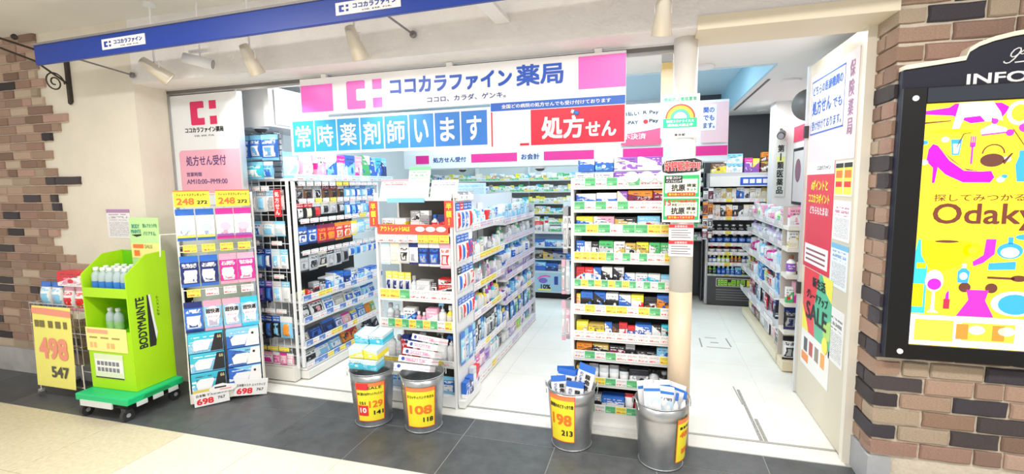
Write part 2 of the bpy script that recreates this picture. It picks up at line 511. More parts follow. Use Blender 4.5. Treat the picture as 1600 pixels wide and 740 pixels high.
# shop shell
struct(MB().box(-4.2, 2.0, 7.0, 7.1, 0, 2.7).build('wall_back', mat((.80, .82, .84), .7)))
struct(MB().box(.25, 1.6, 6.93, 6.99, 0, 2.7).build('wall_back_grey', mat((.085, .088, .10), .6)))
struct(MB().box(-3.9, -3.6, 2.86, 7.0, 0, 2.7).build('wall_shop_left', mat((.82, .84, .85), .7)))
struct(MB().box(1.45, 1.6, 3.0, 7.0, 0, 2.7).build('wall_shop_right', mat((.84, .83, .81), .7)))
struct(MB().box(1.27, 1.46, 5.9, 6.15, 0, 2.36).build('column_shop', mat((.84, .84, .84), .6)))
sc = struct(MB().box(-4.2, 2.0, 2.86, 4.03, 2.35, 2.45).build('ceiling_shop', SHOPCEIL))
MB().box(.85, 2.0, 4.03, 7.0, 2.35, 2.45).build('ceiling_panel', SHOPCEIL, sc)
MB().box(-4.2, .86, 4.0, 7.0, 2.63, 2.7).build('coffer_top', mat((.62, .82, .93), .6), sc)  # coffer top and sides: bluish lamp light put into the paint as pale blue
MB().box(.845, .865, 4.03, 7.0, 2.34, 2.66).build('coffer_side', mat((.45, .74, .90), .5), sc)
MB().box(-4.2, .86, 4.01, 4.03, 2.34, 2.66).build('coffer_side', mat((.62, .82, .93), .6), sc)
MB().box(.92, .94, 4.6, 6.4, 2.345, 2.352).build('curtain_rail', mat((.12, .12, .12), .5), sc)

# sliding-door track under the plaster band, and the post
tk = struct(MB().box(-3.56, .12, 2.845, 2.90, 2.222, 2.252).build('trim_2', mat((.20, .19, .18), .35, .7)))
MB().box(-3.53, .12, 2.835, 2.848, 2.238, 2.256).build('track_lip', CHROME, tk)
MB().box(-3.53, .12, 2.86, 2.885, 2.205, 2.224).build('track_groove', mat((.5, .5, .5), .3, .8), tk)
pt = struct(MB().box(-3.60, -3.545, 2.83, 2.91, 0, 2.24).build('trim_3', mat((.09, .085, .085), .35, .6)))
MB().box(-3.545, -3.52, 2.845, 2.89, 0, 2.23).build('jamb_strip', mat((.45, .45, .45), .3, .8), pt)

# round white column at the front
po = thing('support_pole', (.160, 2.785, 0), 0, 'round cream support pole at the front edge of the shop', 'pole')
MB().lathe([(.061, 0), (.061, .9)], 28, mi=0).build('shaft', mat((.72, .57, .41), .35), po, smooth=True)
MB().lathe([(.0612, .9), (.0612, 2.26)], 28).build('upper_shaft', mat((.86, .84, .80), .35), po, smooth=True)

# fixed glass-fronted panel with the shop logo (left of the opening)
DOORW = mat((.82, .84, .86), .3)
d1 = struct(MB().box(-3.52, -2.885, 2.86, 2.885, 0, 2.21).build('door_1', DOORW))
MB().box(-2.893, -2.878, 2.85, 2.895, 0, 2.21).build('stile', STEEL, d1)
LOGO = mat((.72, .02, .12), .4)
def logo(parent, x0, x1, z0, z1, y, m):
    """the open square C with two dots"""
    W, H = x1 - x0, z1 - z0
    f = lambda a, b_: (x0 + a * W, z0 + b_ * H)
    shape('logo_mark', parent, [f(0, .04), f(.04, 0), f(.5, 0), f(.53, .03), f(.53, .29), f(.30, .29), f(.27, .33), f(.27, .67), f(.30, .71), f(.53, .71), f(.53, .97), f(.5, 1), f(.04, 1), f(0, .96)], y, m)
    for b0 in (0, .65):
        shape('logo_dot', parent, [f(.74, b0), f(1, b0), f(1, b0 + .35), f(.74, b0 + .35)], y, m)
logo(d1, -3.33, -3.085, 1.98, 2.152, 2.859, LOGO)
txt('ココカラファイン薬局', d1, -3.395, -3.03, 1.925, 1.965, 2.8585, INK, .03)
txt('ココロ、カラダ、ゲンキ。', d1, -3.31, -3.12, 1.895, 1.908, 2.8585, INK)
pk = [(-3.475, 1.46), (-2.90, 1.46), (-2.90, 1.797)] + [(-3.475 + .03 - .03 * sin(a * pi / 8), 1.797 - .03 + .03 * cos(a * pi / 8)) for a in range(5)]
shape('pink_panel', d1, pk, 2.859, mat((.85, .42, .54), .4))
txt('処方せん受付', d1, -3.41, -3.03, 1.68, 1.755, 2.8575, mat((.12, .05, .2), .5), .015)
txt('営業時間', d1, -3.415, -3.27, 1.60, 1.632, 2.8575, mat((.12, .05, .2), .5), .015)
txt('AM10:00~PM9:00', d1, -3.42, -3.03, 1.543, 1.58, 2.8575, mat((.12, .05, .2), .5), .01)
plate('notice', d1, -3.50, -2.91, .55, 1.455, 2.859, mat((.80, .83, .85), .3))
for zz in (.45, .62):
    MB().box(-3.50, -3.46, 2.80, 2.86, zz, zz + .10).build('latch_block', BLACK, d1)
MB().tube([(-3.48, 2.80, .3), (-3.48, 2.80, 1.05)], .012).build('lock_bar', DKMET, d1)

# right-hand door leaf, folded back into the shop
LEAF = mat((.66, .60, .47), .3)
d2 = struct(MB().box(1.0, 1.03, 2.845, 3.72, .01, 2.25).build('door_2', LEAF))
MB().box(.985, 1.0, 3.70, 3.735, .01, 2.25).build('door_edge', STEEL, d2)
MB().box(.975, 1.0, 3.69, 3.72, .72, .80).build('door_lock', DKMET, d2)
MB().box(.975, 1.0, 3.69, 3.72, 1.78, 1.86).build('door_closer', DKMET, d2)
struct(MB().box(.99, 1.04, 2.80, 2.845, 0, 2.25).build('trim_4', mat((.80, .76, .66), .4)))

# white bulkhead over the pharmacy header
struct(MB().box(-2.85, .71, 5.205, 5.235, 1.876, 2.30).build('wall_bulkhead', mat((.84, .87, .88), .6)))

# ================================================================== FASCIA, LAMPS, SIGNS
BLUE = mat((.008, .045, .34), .38)
fa = thing('fascia_board', (-3.78, 2.20, 2.304), (0, -.012, 0), 'long blue fascia board hung across the top of the shop front', 'fascia')
MB().box(0, 6.3, -.012, .012, 0, .118).build('board', BLUE, fa, bevel=.003)
MB().box(0, 6.3, -.02, .05, .118, .130).build('cap', mat((.30, .29, .30), .5, .3), fa)
for (a, b_) in ((.60, .945), (2.235, 2.60)):
    p = plate('logo_plate', fa, a, b_, .030, .090, -.0125, WHITE, .004)
    logo(p, a + .02, a + .075, .044, .076, -.0168, BLUE)
    txt('ココカラファイン', p, a + .10, b_ - .02, .052, .078, -.0175, BLUE, .03)
    txt('ココロ、カラダ、ゲンキ。', p, a + .15, b_ - .05, .037, .045, -.0175, INK)
ROD = mat((.25, .24, .25), .4, .6)
for (xw, zw, xb, zb) in ((-3.505, 2.304, -3.51, 2.34), (-1.325, 2.337, -1.33, 2.36)):
    r_ = MB().tube([(xw + 3.78, .39, zw - 2.308), (xb + 3.78, .012, zb - 2.308)], .006).build('stay_rod', ROD, fa)
    MB().lathe([(.02, 0), (.02, .012), (.01, .018)], 12).build('rod_plate', ROD, r_, (xw + 3.78, .39, zw - 2.308), (pi / 2, 0, 0))
MB().box(2.95, 3.03, .012, .39, .03, .05).build('support_bar', WHITEMET, fa)

# wrought-iron bracket on the plaster wall
IRON = mat((.05, .04, .035), .5, .4)
ir = thing('iron_bracket', (-4.15, 2.6, 2.16), 0, 'dark wrought-iron scroll bracket on the plaster wall beside the bricks', 'bracket')
MB().box(-.014, .014, -.02, 0.004, 0, .30).build('back_bar', IRON, ir, bevel=.003)
MB().tube([(0, -.01, .285), (0, -.2, .33), (0, -.42, .36)], .008).build('upper_arm', IRON, ir)
MB().tube([(0, -.015, .13), (0, -.2, .25), (0, -.42, .30)], .007).build('lower_arm', IRON, ir)
sp = []
for i in range(30):
    a = i / 29 * 3.6 * pi; r_ = .075 * (1 - i / 36)
    sp.append((-.02 - r_ * .25 * cos(a), -.085 + r_ * cos(a), .13 + r_ * sin(a)))
MB().tube(sp, .005).build('scroll', IRON, ir)
for (yy, zz) in ((-.06, .335), (-.30, .385)):
    MB().lathe([(.004, -.02), (.018, -.01), (.02, .004), (.01, .016), (.002, .02)], 10).build('finial', IRON, ir, (0, yy, zz), smooth=True)
MB().lathe([(.004, -.02), (.014, -.01), (.014, .004), (.002, .014)], 8).build('drop_finial', IRON, ir, (0, -.012, .0), smooth=True)

# spotlights above the sign
SPOTM = mat((.72, .66, .54), .35, .35)
def spotlight(x, y, z, tilt, turn, label, power):
    t = thing('spotlight', (x, y, z), 0, label, 'spotlight', 'spotlights over the shop front')
    rot = (tilt, 0, turn)
    MB().tube([(0, 0, .03), (0, 0, 2.68 - z)], .006, 8).build('stem', WHITEMET, t)
    MB().lathe([(.035, 2.66 - z), (.035, 2.68 - z)], 16).build('ceiling_cup', WHITEMET, t)
    MB().tube([(-.035, 0, -.02), (-.035, 0, .03), (.035, 0, .03), (.035, 0, -.02)], .004, 6).build('yoke', WHITEMET, t)
    h = MB().lathe([(.018, .09), (.026, .085), (.030, .06), (.048, -.09), (.047, -.092), (.044, -.085), (.026, .05)], 24, cap=False).build('head', SPOTM, t, (0, 0, -.02), rot, smooth=True)
    MB().lathe([(.001, .075), (.026, .075), (.026, .082), (.001, .082)], 16).build('back_cap', SPOTM, h)
    MB().lathe([(.001, -.062), (.040, -.062), (.040, -.058), (.001, -.058)], 20).build('lens', mat((1, .96, .88), .3, emit=6.0), h)
    ld = bpy.data.lights.new('spot_beam', 'SPOT'); ld.energy = power; ld.spot_size = radians(75); ld.spot_blend = .6
    ld.color = (1, .95, .88); ld.shadow_soft_size = .03
    lo = bpy.data.objects.new('spot_beam', ld); COL.objects.link(lo); lo.parent = h; lo.location = (0, 0, -.07)
    lo['kind'] = 'helper'
spotlight(-3.08, 2.42, 2.29, radians(52), radians(-38), 'cream cone spotlight nearest the iron bracket, tilted towards the logo panel', 9)
spotlight(-2.35, 2.45, 2.30, radians(28), radians(-12), 'cream cone spotlight hanging above the left end of the main sign', 9)
spotlight(-1.62, 2.45, 2.33, radians(28), radians(-10), 'cream cone spotlight above the middle of the main sign', 9)
spotlight(.035, 2.40, 2.285, radians(22), radians(10), 'cream cone spotlight hanging just in front of the pole', 9)
t = thing('cylinder_lamp', (-2.75, 2.45, 2.32), 0, 'small white cylinder lamp on a short track between two cone spotlights', 'lamp')
MB().box(-.10, .05, .02, .05, .045, .062).build('track', WHITEMET, t)
MB().tube([(-.02, .03, .0), (-.02, .03, .36)], .005).build('stem', WHITEMET, t)
MB().tube([(-.085, -.03, .005), (.055, .05, -.03)], .032, 16).build('body', WHITEMET, t, smooth=True)
MB().tube([(.05, .047, -.029), (.058, .052, -.031)], .028, 16).build('lens', mat((.3, .3, .32), .2), t)

# main hanging sign
PINKS = mat((.90, .16, .62), .3)
sgn = thing('shop_sign', (-2.285, 2.79, 1.985), 0, 'large white hanging sign with pink blocks and the blue shop name', 'sign')
MB().box(0, 2.137, 0, .03, 0, .238).build('board', mat((.90, .90, .91), .25), sgn, bevel=.002)
X = lambda x: x + 2.285
Zs = lambda z: z - 1.985
plate('pink_block', sgn, X(-2.279), X(-2.032), Zs(2.004), Zs(2.180), -.0002, PINKS, .001)
plate('pink_block', sgn, X(-.41), X(-.149), Zs(2.03), Zs(2.208), -.0002, PINKS, .001)
logo(sgn, X(-1.925), X(-1.665), Zs(2.006), Zs(2.184), -.0002, PINKS)
SB = mat((.02, .10, .55), .3)
txt('ココカラファイン', sgn, X(-1.606), X(-.80), Zs(2.075), Zs(2.178), -.0012, SB, .035)
txt('薬局', sgn, X(-.775), X(-.495), Zs(2.072), Zs(2.192), -.0012, SB, .025)
txt('ココロ、カラダ、ゲンキ。', sgn, X(-1.35), X(-.84), Zs(2.015), Zs(2.050), -.0012, NAVY, .012)
for xx in (X(-2.1), X(-1.2), X(-.3)):
    MB().box(xx - .02, xx + .02, .005, .025, .236, .262).build('hanger_clip', WHITEMET, sgn)

s2 = thing('pharmacist_sign', (-2.368, 2.775, 1.725), 0, 'white banner with eight blue squares of large white characters', 'sign')
MB().box(0, 1.433, 0, .008, 0, .238).build('board', WHITE, s2)
blues = [(.03, .40, .72), (.03, .40, .72), (.035, .36, .72), (.035, .33, .72), (.04, .28, .70), (.04, .25, .68), (.04, .22, .66), (.04, .21, .66)]  # cyan towards the left: glare of the lights put into the blue
x0, wd = .018, .1755
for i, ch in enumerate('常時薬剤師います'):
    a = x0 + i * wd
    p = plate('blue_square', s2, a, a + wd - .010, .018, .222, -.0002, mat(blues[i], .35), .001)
    big = ch not in 'います'
    txt(ch, p, a + (.02 if big else .035), a + wd - (.032 if big else .045), .048, .192, -.0018, WHITE, .012 if big else .02)

s3 = thing('prescription_sign', (-.932, 2.770, 1.722), 0, 'red and white banner with a blue strip, right end under the main sign', 'sign')
MB().box(0, .785, 0, .008, 0, .262).build('board', WHITE, s3)
plate('blue_strip', s3, .003, .782, .212, .259, -.0002, mat((.03, .14, .58), .35), .001)
txt('全国どの病院の処方せんでも受け付けております', s3, .07, .705, .224, .248, -.0018, WHITE, .018)
REDS = mat((.80, .015, .05), .3)
plate('red_panel', s3, .247, .780, .006, .208, -.0002, REDS, .001)
txt('処方', s3, .31, .555, .038, .165, -.0018, WHITE, .03)
txt('せん', s3, .565, .735, .042, .125, -.0018, WHITE, .03)
plate('red_edge', s3, .004, .012, .006, .208, -.0002, REDS, .001)
plate('red_edge', s3, .180, .236, .006, .020, -.0002, REDS, .001)
MB().tube([(.50, -.004, .182), (.527, -.004, .172)], .011, 10).build('capsule_blue', mat((.05, .25, .75), .3), s3, smooth=True)
MB().tube([(.485, -.004, .188), (.505, -.004, .180)], .0108, 10).build('capsule_white', WHITE, s3, smooth=True)

# signs on the pole
ps = thing('rainbow_sign', (.037, 2.716, 1.733), 0, 'white placard with a rainbow and green box taped to the pole', 'sign')
MB().box(0, .193, 0, .004, 0, .222).build('sheet', WHITE, ps)
GRN = mat((.02, .52, .27), .4)
txt('感染防止徹底宣言', ps, .015, .178, .188, .208, -.001, GRN, .02)
for i, c in enumerate([(.85, .08, .06), (.93, .45, .04), (.95, .85, .08), (.1, .6, .2), (.08, .35, .8)]):
    ro, ri = .075 - i * .0085, .075 - (i + 1) * .0085
    pts = [(.098 + ro * cos(a * pi / 18), .1 + ro * .98 * sin(a * pi / 18)) for a in range(19)] + [(.098 + ri * cos(a * pi / 18), .1 + ri * .98 * sin(a * pi / 18)) for a in range(18, -1, -1)]
    shape('rainbow_band', ps, pts, -.0002, mat(c, .4), .0008)
plate('green_box', ps, .012, .181, .052, .1, -.0004, GRN, .0012)
txt('新型コロナウイルス', ps, .03, .165, .078, .093, -.002, WHITE, .02)
txt('感染拡大防止中', ps, .035, .16, .058, .073, -.002, WHITE, .02)
plate('white_strip', ps, .02, .173, .03, .048, -.0004, mat((.82, .86, .84), .4), .001)
txt('東京都', ps, .07, .125, .008, .022, -.001, INK)

ag = thing('test_kit_sign', (.053, 2.716, 1.287), 0, 'black, red and green test-kit placard on the pole above two notices', 'sign')
MB().box(0, .19, 0, .004, 0, .335).build('sheet', WHITE, ag)
shape('black_burst', ag, [(.0, .268), (.03, .258), (.10, .262), (.17, .266), (.195, .28), (.193, .325), (.16, .337), (.08, .333), (.01, .326), (-.004, .30)], -.0002, INK, .001)
txt('好評販売中!!', ag, .006, .188, .272, .325, -.002, WHITE, .055)
txt('好評販売中!!', ag, .008, .186, .274, .323, -.0035, RED, .025)
for i, z0 in enumerate((.135, .012)):
    p = plate('green_card', ag, .006, .184, z0, z0 + .115, -.0002, mat((.03, .45, .14), .4), .001)
    plate('white_panel', p, .014, .176, z0 + .02, z0 + .095, -.0012, mat((.92, .9, .72), .4), .0006)
    txt('抗原', p, .045, .115, z0 + .030, z0 + .068, -.003, INK, .03)
    txt('検査', p, .122, .17, z0 + .052, z0 + .070, -.003, INK, .02)
    txt('キット', p, .122, .17, z0 + .030, z0 + .048, -.003, INK, .02)
    plate('red_strip', p, .025, .165, z0 + .004, z0 + .024, -.002, RED, .0006)
    txt('取り扱っております', p, .032, .158, z0 + .008, z0 + .020, -.0035, YEL, .02)
    if i == 0:
        plate('black_strip', p, .012, .10, z0 + .074, z0 + .112, -.002, INK, .0006)
        txt('新型コロナ', p, .018, .094, z0 + .094, z0 + .109, -.0035, WHITE, .02)
        txt('インフルエンザ', p, .018, .094, z0 + .077, z0 + .090, -.0035, WHITE, .02)
    else:
        txt('15', p, .012, .045, z0 + .076, z0 + .108, -.003, RED, .02)
        txt('分で結果判定', p, .05, .17, z0 + .092, z0 + .108, -.003, RED, .02)
        txt('新型コロナウイルス', p, .05, .165, z0 + .074, z0 + .088, -.003, INK, .01)
for i, z0 in enumerate((1.19, 1.102)):
    nn = thing('counter_notice', (.090, 2.718, z0), 0, 'red-headed paper notice on the pole, ' + ('upper' if i == 0 else 'lower') + ' of the two', 'notice')
    MB().box(0, .124, 0, .003, 0, .085).build('sheet', WHITE, nn)
    plate('red_header', nn, 0, .124, .066, .085, -.0002, RED, .0006)
    txt('お客様各位', nn, .03, .094, .069, .081, -.0015, WHITE, .01)
    for q in range(4):
        plate('print_line', nn, .012, .112 - .014 * (q % 2), .012 + .013 * q, .017 + .013 * q, -.0002, mat((.2, .18, .2), .5), .0004)

# information board on the brick pier
ib = thing('information_board', (1.046, 2.555, .68), 0, 'black framed information board with a lit yellow poster on the brick pier', 'notice board')
W_, H_ = 1.06, 1.300
arc = [(.215, 1.312)] + [(.53 - .315 * cos(a * pi / 12), 1.322 + .085 * sin(a * pi / 12)) for a in range(1, 12)] + [(.845, 1.312)]
MB().prism([(0, .0), (W_, .0), (W_, 1.29)] + arc[::-1] + [(0, 1.29)], 0, .045).build('case', mat((.011, .012, .026), .45, spec=.25), ib, bevel=.004)
top = [(0, 1.29), (.215, 1.312)] + arc[1:-1] + [(.845, 1.312), (W_, 1.29)]
trim = MB()
up = [(a, b_ + .018) for a, b_ in top]
trim.prism(top + up[::-1], -.012, .05).build('cream_trim', mat((.82, .76, .62), .5), ib)
fr = mat((.010, .010, .011), .35, spec=.25)
px0, px1, pz0, pz1 = .088, .972, .068, 1.140
for (a, b_, c, d) in ((0, px0, 0, 1.21), (px1, W_, 0, 1.21), (px0, px1, 0, pz0), (px0, px1, pz1, 1.21)):
    MB().box(a, b_, -.014, .002, c, d).build('frame', fr, ib, bevel=.002)
MB().box(px0, px1, -.0165, -.0142, pz1 + .005, 1.205).build('glass_strip', mat((.03, .035, .05), .08), ib)
for (a, c) in ((.045, 1.165), (.055, .035), (W_ - .05, 1.165), (W_ - .05, .035)):
    MB().lathe([(.012, -.003), (.012, .003)], 16).build('screw_cap', WHITE, ib, (a, -.016, c), (pi / 2, 0, 0))
txt('INFORMATION', ib, .228, .85, 1.212, 1.256, -.001, mat((.75, .75, .76), .4), .02)
SCR = mat((.75, .75, .76), .4)
def stroke(pts, r_):
    q = [(.352 + (1540 + a / 10.57 - 1570) * .0021, -.001, 1.286 - (70 + b_ / 10.57 - 100) * .0026) for a, b_ in pts]
    MB().tube(q, r_, 6).build('script_stroke', SCR, ib, smooth=True)
stroke([(305, 265), (312, 290), (350, 303), (400, 295), (480, 235), (545, 160), (580, 105), (570, 70), (530, 65), (470, 90), (420, 145), (412, 185), (440, 207), (490, 198), (560, 150), (640, 100)], .0026)
stroke([(490, 298), (640, 290), (700, 270)], .003); stroke([(560, 150), (600, 170), (640, 160)], .002)
LIT = lambda c: mat(c, .4, emit=.62)
pp = plate('poster', ib, px0, px1, pz0, pz1, -.001, LIT((.93, .66, .02)), .002)
Xi = lambda x: x - 1.046
Zi = lambda z: z - .68
def lit(pts, c, k=0):
    shape('printed_shape', pp, [(Xi(a), Zi(b_)) for a, b_ in pts], -.0032 - .0006 * k, LIT(c), .0005)
    if max(a for a, b_ in pts) < 1.47:   # the print repeats, mirrored, on the other half of the poster
        shape('printed_shape', pp, [(Xi(3.152 - a), Zi(b_)) for a, b_ in pts][::-1], -.0032 - .0006 * k, LIT(c), .0005)
MG, BL, WH, DK, LM = (.80, .01, .55), (.03, .28, .72), (.93, .94, .95), (.10, .03, .02), (.80, .86, .0)
lit([(1.137, .75), (2.015, .75), (2.015, .888), (1.137, .888)], WH)
lit([(1.155, .77), (1.30, .77), (1.30, .868), (1.155, .868)], (.95, .78, .05), 1)
lit([(1.33, .78), (1.52, .78), (1.52, .862), (1.33, .862)], (.93, .72, .04), 1)
for a in (1.31, 1.44): lit([(a, .785), (a + .045, .785), (a + .045, .855), (a, .855)], (.85, .2, .03), 2)
for a in (1.385, 1.49, 1.56): lit(ellipse(a, .83, .03, .02, 14), WH, 2)
lit([(1.137, 1.10), (1.137, 1.17), (1.125 + .02, 1.23), (1.155, 1.23), (1.160, 1.16), (1.185, 1.11), (1.188, .895), (1.137, .895)], (.03, .45, .72), 1)
lit([(1.137, .925), (1.178, .925), (1.178, 1.03), (1.137, 1.03)], LM, 2)
lit([(1.145, 1.10), (1.18, 1.10), (1.18, 1.125), (1.145, 1.125)], LM, 2)
lit([(1.16, 1.225), (1.34, 1.225), (1.335, 1.17), (1.30, 1.115), (1.245, 1.09), (1.20, 1.10), (1.17, 1.15)], LM, 1)
lit(ellipse(1.345, 1.185, .035, .03), LM, 1); lit(ellipse(1.345, 1.185, .018, .015), (.93, .66, .02), 2)
lit(ellipse(1.25, 1.222, .045, .006), DK, 2)
lit(ellipse(1.215, 1.045, .034, .05), WH, 2); lit(ellipse(1.216, 1.03, .026, .026), MG, 3)
lit([(1.211, 1.0), (1.221, 1.0), (1.223, .915), (1.24, .90), (1.195, .90), (1.209, .915)], WH, 2)
lit([(1.255, .92), (1.278, .92), (1.278, .965), (1.255, .965)], (.35, .02, .05), 2); lit([(1.26, .965), (1.274, .965), (1.272, 1.005), (1.262, .99)], MG, 2)
lit([(1.335, 1.01), (1.415, 1.01), (1.405, .965), (1.44, .89), (1.305, .89), (1.345, .965)], (.88, .02, .36), 2)
lit(ellipse(1.328, 1.02, .022, .022), DK, 1); lit(ellipse(1.423, 1.02, .022, .022), DK, 1)
lit(ellipse(1.51, .955, .085, .055), WH, 2); lit(ellipse(1.51, .952, .06, .045), BL, 3)
lit([(1.30, 1.04), (1.338, 1.04), (1.342, 1.09), (1.328, 1.105), (1.312, 1.105), (1.298, 1.09)], BL, 2); lit([(1.312, 1.108), (1.328, 1.108), (1.328, 1.125), (1.312, 1.125)], WH, 2); lit(ellipse(1.32, 1.07, .014, .016), WH, 3)
lit([(1.39, 1.235), (1.425, 1.235), (1.423, 1.17), (1.385, 1.13), (1.352, 1.115), (1.348, 1.135), (1.385, 1.165)], (.9, .02, .42), 2)
lit([(1.405, 1.10), (1.50, 1.105), (1.50, 1.14), (1.405, 1.13)], BL, 2)
lit(ellipse(1.475, 1.185, .045, .035), BL, 2); lit(ellipse(1.475, 1.178, .032, .022), WH, 3); lit([(1.466, 1.215), (1.484, 1.215), (1.484, 1.245), (1.466, 1.245)], BL, 2); lit(ellipse(1.52, 1.245, .03, .012), BL, 2)
lit([(1.405, 1.062), (1.50, 1.06), (1.50, 1.07), (1.405, 1.072)], DK, 2); lit(ellipse(1.515, 1.066, .028, .014), DK, 2)
# upper half: shoe, glass, fork, kettle, vase, cake
lit([(1.152, 1.575), (1.157, 1.625), (1.172, 1.648), (1.19, 1.64), (1.235, 1.575), (1.29, 1.53), (1.345, 1.525), (1.385, 1.527), (1.398, 1.50), (1.385, 1.478), (1.29, 1.48), (1.225, 1.515), (1.195, 1.548), (1.188, 1.48), (1.178, 1.478), (1.178, 1.545)], (.62, .0, .62), 1)
lit([(1.20, 1.625), (1.245, 1.575), (1.30, 1.532), (1.345, 1.527), (1.29, 1.540), (1.25, 1.575)], (.12, .02, .10), 2)
lit([(1.235, 1.665), (1.275, 1.665), (1.268, 1.598), (1.242, 1.598)], BL, 1); lit([(1.243, 1.645), (1.268, 1.645), (1.263, 1.605), (1.247, 1.605)], WH, 2); lit([(1.255, 1.63), (1.258, 1.63), (1.280, 1.685), (1.305, 1.69), (1.304, 1.693), (1.277, 1.688)], DK, 3)
for a in (1.304, 1.311, 1.318): lit([(a, 1.645), (a + .004, 1.645), (a + .004, 1.675), (a, 1.675)], (.88, .03, .4), 2)
lit([(1.303, 1.63), (1.323, 1.63), (1.323, 1.648), (1.303, 1.648)], (.88, .03, .4), 2); lit([(1.309, 1.558), (1.316, 1.558), (1.316, 1.635), (1.309, 1.635)], (.88, .03, .4), 2)
lit(ellipse(1.385, 1.572, .042, .028), DK, 2); lit([(1.42, 1.565), (1.448, 1.60), (1.455, 1.60), (1.428, 1.553)], DK, 2)
kr = ellipse(1.387, 1.60, .04, .04, 24); ki = ellipse(1.387, 1.60, .035, .035, 24)
for h in range(12): lit([kr[h], kr[h + 1], ki[h + 1], ki[h]], DK, 2)
lit([(1.475, 1.585), (1.465, 1.55), (1.475, 1.48), (1.56, 1.48), (1.575, 1.55), (1.56, 1.585), (1.56, 1.61), (1.475, 1.61)], BL, 2)
for (a, b_, c, d) in ((1.50, 1.61, 1.445, 1.70), (1.51, 1.61, 1.49, 1.70), (1.53, 1.61, 1.54, 1.68)): lit([(a, b_), (a + .004, b_), (c + .004, d), (c, d)], DK, 1)
lit(ellipse(1.493, 1.705, .028, .022), (.85, .02, .45), 2); lit(ellipse(1.493, 1.705, .010, .008), DK, 3); lit(ellipse(1.437, 1.685, .014, .014), (.85, .02, .45), 2)
lit([(1.335, 1.70), (1.375, 1.725), (1.425, 1.705), (1.425, 1.69), (1.34, 1.682)], WH, 1); lit([(1.34, 1.682), (1.425, 1.69), (1.425, 1.684), (1.34, 1.676)], (.9, .02, .35), 2); lit(ellipse(1.382, 1.735, .012, .012), (.9, .02, .45), 2)
lit([(1.137, 1.79), (1.22, 1.80), (1.24, 1.815), (1.40, 1.81), (1.43, 1.79), (1.40, 1.74), (1.30, 1.73), (1.235, 1.765), (1.137, 1.775)], (.62, .0, .62), 1)
lit([(1.235, 1.71), (1.26, 1.71), (1.275, 1.755), (1.33, 1.76), (1.35, 1.735), (1.37, 1.735), (1.37, 1.75), (1.41, 1.735), (1.40, 1.77), (1.37, 1.818), (1.255, 1.818)], WH, 2)
lit([(1.15, 1.70), (1.20, 1.692), (1.29, 1.69), (1.34, 1.70), (1.24, 1.71)], LM, 1); lit([(1.137, 1.735), (1.23, 1.742), (1.23, 1.746), (1.137, 1.742)], DK, 1)
wr_ = ellipse(1.465, 1.765, .045, .05, 20); wi_ = ellipse(1.465, 1.765, .03, .035, 20)
for h in range(20): lit([wr_[h], wr_[(h + 1) % 20], wi_[(h + 1) % 20], wi_[h]], WH, 2)
for (a, b_) in ((1.215, 1.665), (1.435, 1.575), (1.42, 1.49), (1.145, 1.57)): lit(ellipse(a, b_, .015, .012, 10), WH, 1)
for (a, b_) in ((1.142, 1.655), (1.432, 1.503)): lit(ellipse(a, b_, .012, .009, 8), BL, 1)
BRN = LIT((.12, .03, .015))
txt('Odakyu', pp, Xi(1.190), Xi(1.62), Zi(1.272), Zi(1.39), -.0040, BRN, .015)
txt('探してみつかる、楽しい', pp, Xi(1.190), Xi(1.70), Zi(1.398), Zi(1.43), -.0040, BRN, .01)

# posters on the folded-back door leaf (it faces the doorway)
def poster(name, y_left, y_right, z0, z1, label, c=(.9, .9, .9), cat='poster', off=.0):
    t_ = thing(name, (.9975 - off, y_left, z0), -pi / 2, label, cat)
    MB().box(0, y_left - y_right, 0, .002, 0, z1 - z0).build('sheet', mat(c, .3), t_)
    return t_, y_left - y_right, z1 - z0
t, w1, h1 = poster('prescription_poster', 3.68, 2.90, 1.61, 2.17, 'pale pink poster with blue lettering at the top of the door leaf', (.86, .66, .68))
plate('white_box', t, .03, .60, .18, .52, -.0002, mat((.86, .86, .88), .3), .0008)
DB = mat((.03, .12, .5), .4)
for (a, b_, c, d) in ((.03, .60, .18, .19), (.03, .60, .51, .52), (.03, .036, .18, .52), (.594, .60, .18, .52)): plate('blue_border', t, a, b_, c, d, -.001, DB, .0006)
txt('どちらの医療機関の', t, .06, .57, .425, .485, -.002, DB, .015)
txt('処方せん', t, .055, .40, .30, .395, -.002, DB, .03); txt('でも', t, .43, .57, .30, .36, -.002, DB, .02)
txt('受け付けております。', t, .055, .57, .205, .265, -.002, DB, .01)
txt('保険薬局', t, .66, .73, .12, .52, -.001, mat((.35, .2, .35), .5), .01, vertical=True)
t, w1, h1 = poster('points_poster', 3.67, 3.17, .93, 1.61, 'red loyalty-points poster with yellow lettering on the door leaf', (.70, .02, .06))
plate('white_header', t, 0, w1, h1 - .075, h1, -.0002, WHITE, .0008)
txt('ココカラファイン', t, .2, .44, h1 - .05, h1 - .022, -.002, INK, .01)
txt('dポイントと', t, .10, .41, .505, .57, -.001, YEL, .03); txt('ココカラポイント', t, .06, .45, .425, .485, -.001, YEL, .03); txt('どちらもたまる!', t, .10, .44, .355, .405, -.001, WHITE, .025)
plate('white_table', t, .03, w1 - .03, .03, .155, -.0002, WHITE, .0008)
for q in range(3): plate('print_line', t, .06, w1 - .07, .05 + .032 * q, .062 + .032 * q, -.0012, mat((.3, .1, .12), .5), .0005)
t, w1, h1 = poster('sale_poster', 3.62, 3.09, .27, .925, 'colourful sale poster with red, green and yellow patches, lowest on the door leaf', (.86, .85, .82))
GS, RS, YS = mat((.10, .50, .30), .4), mat((.80, .05, .07), .4), mat((.88, .80, .08), .4)
shape('red_patch', t, [(0, .24), (0, .655), (.30, .655), (.22, .40), (.26, .24)], -.0002, RS); shape('green_patch', t, [(.30, .655), (.53, .655), (.53, .24), (.26, .24), (.22, .40)], -.0002, GS)
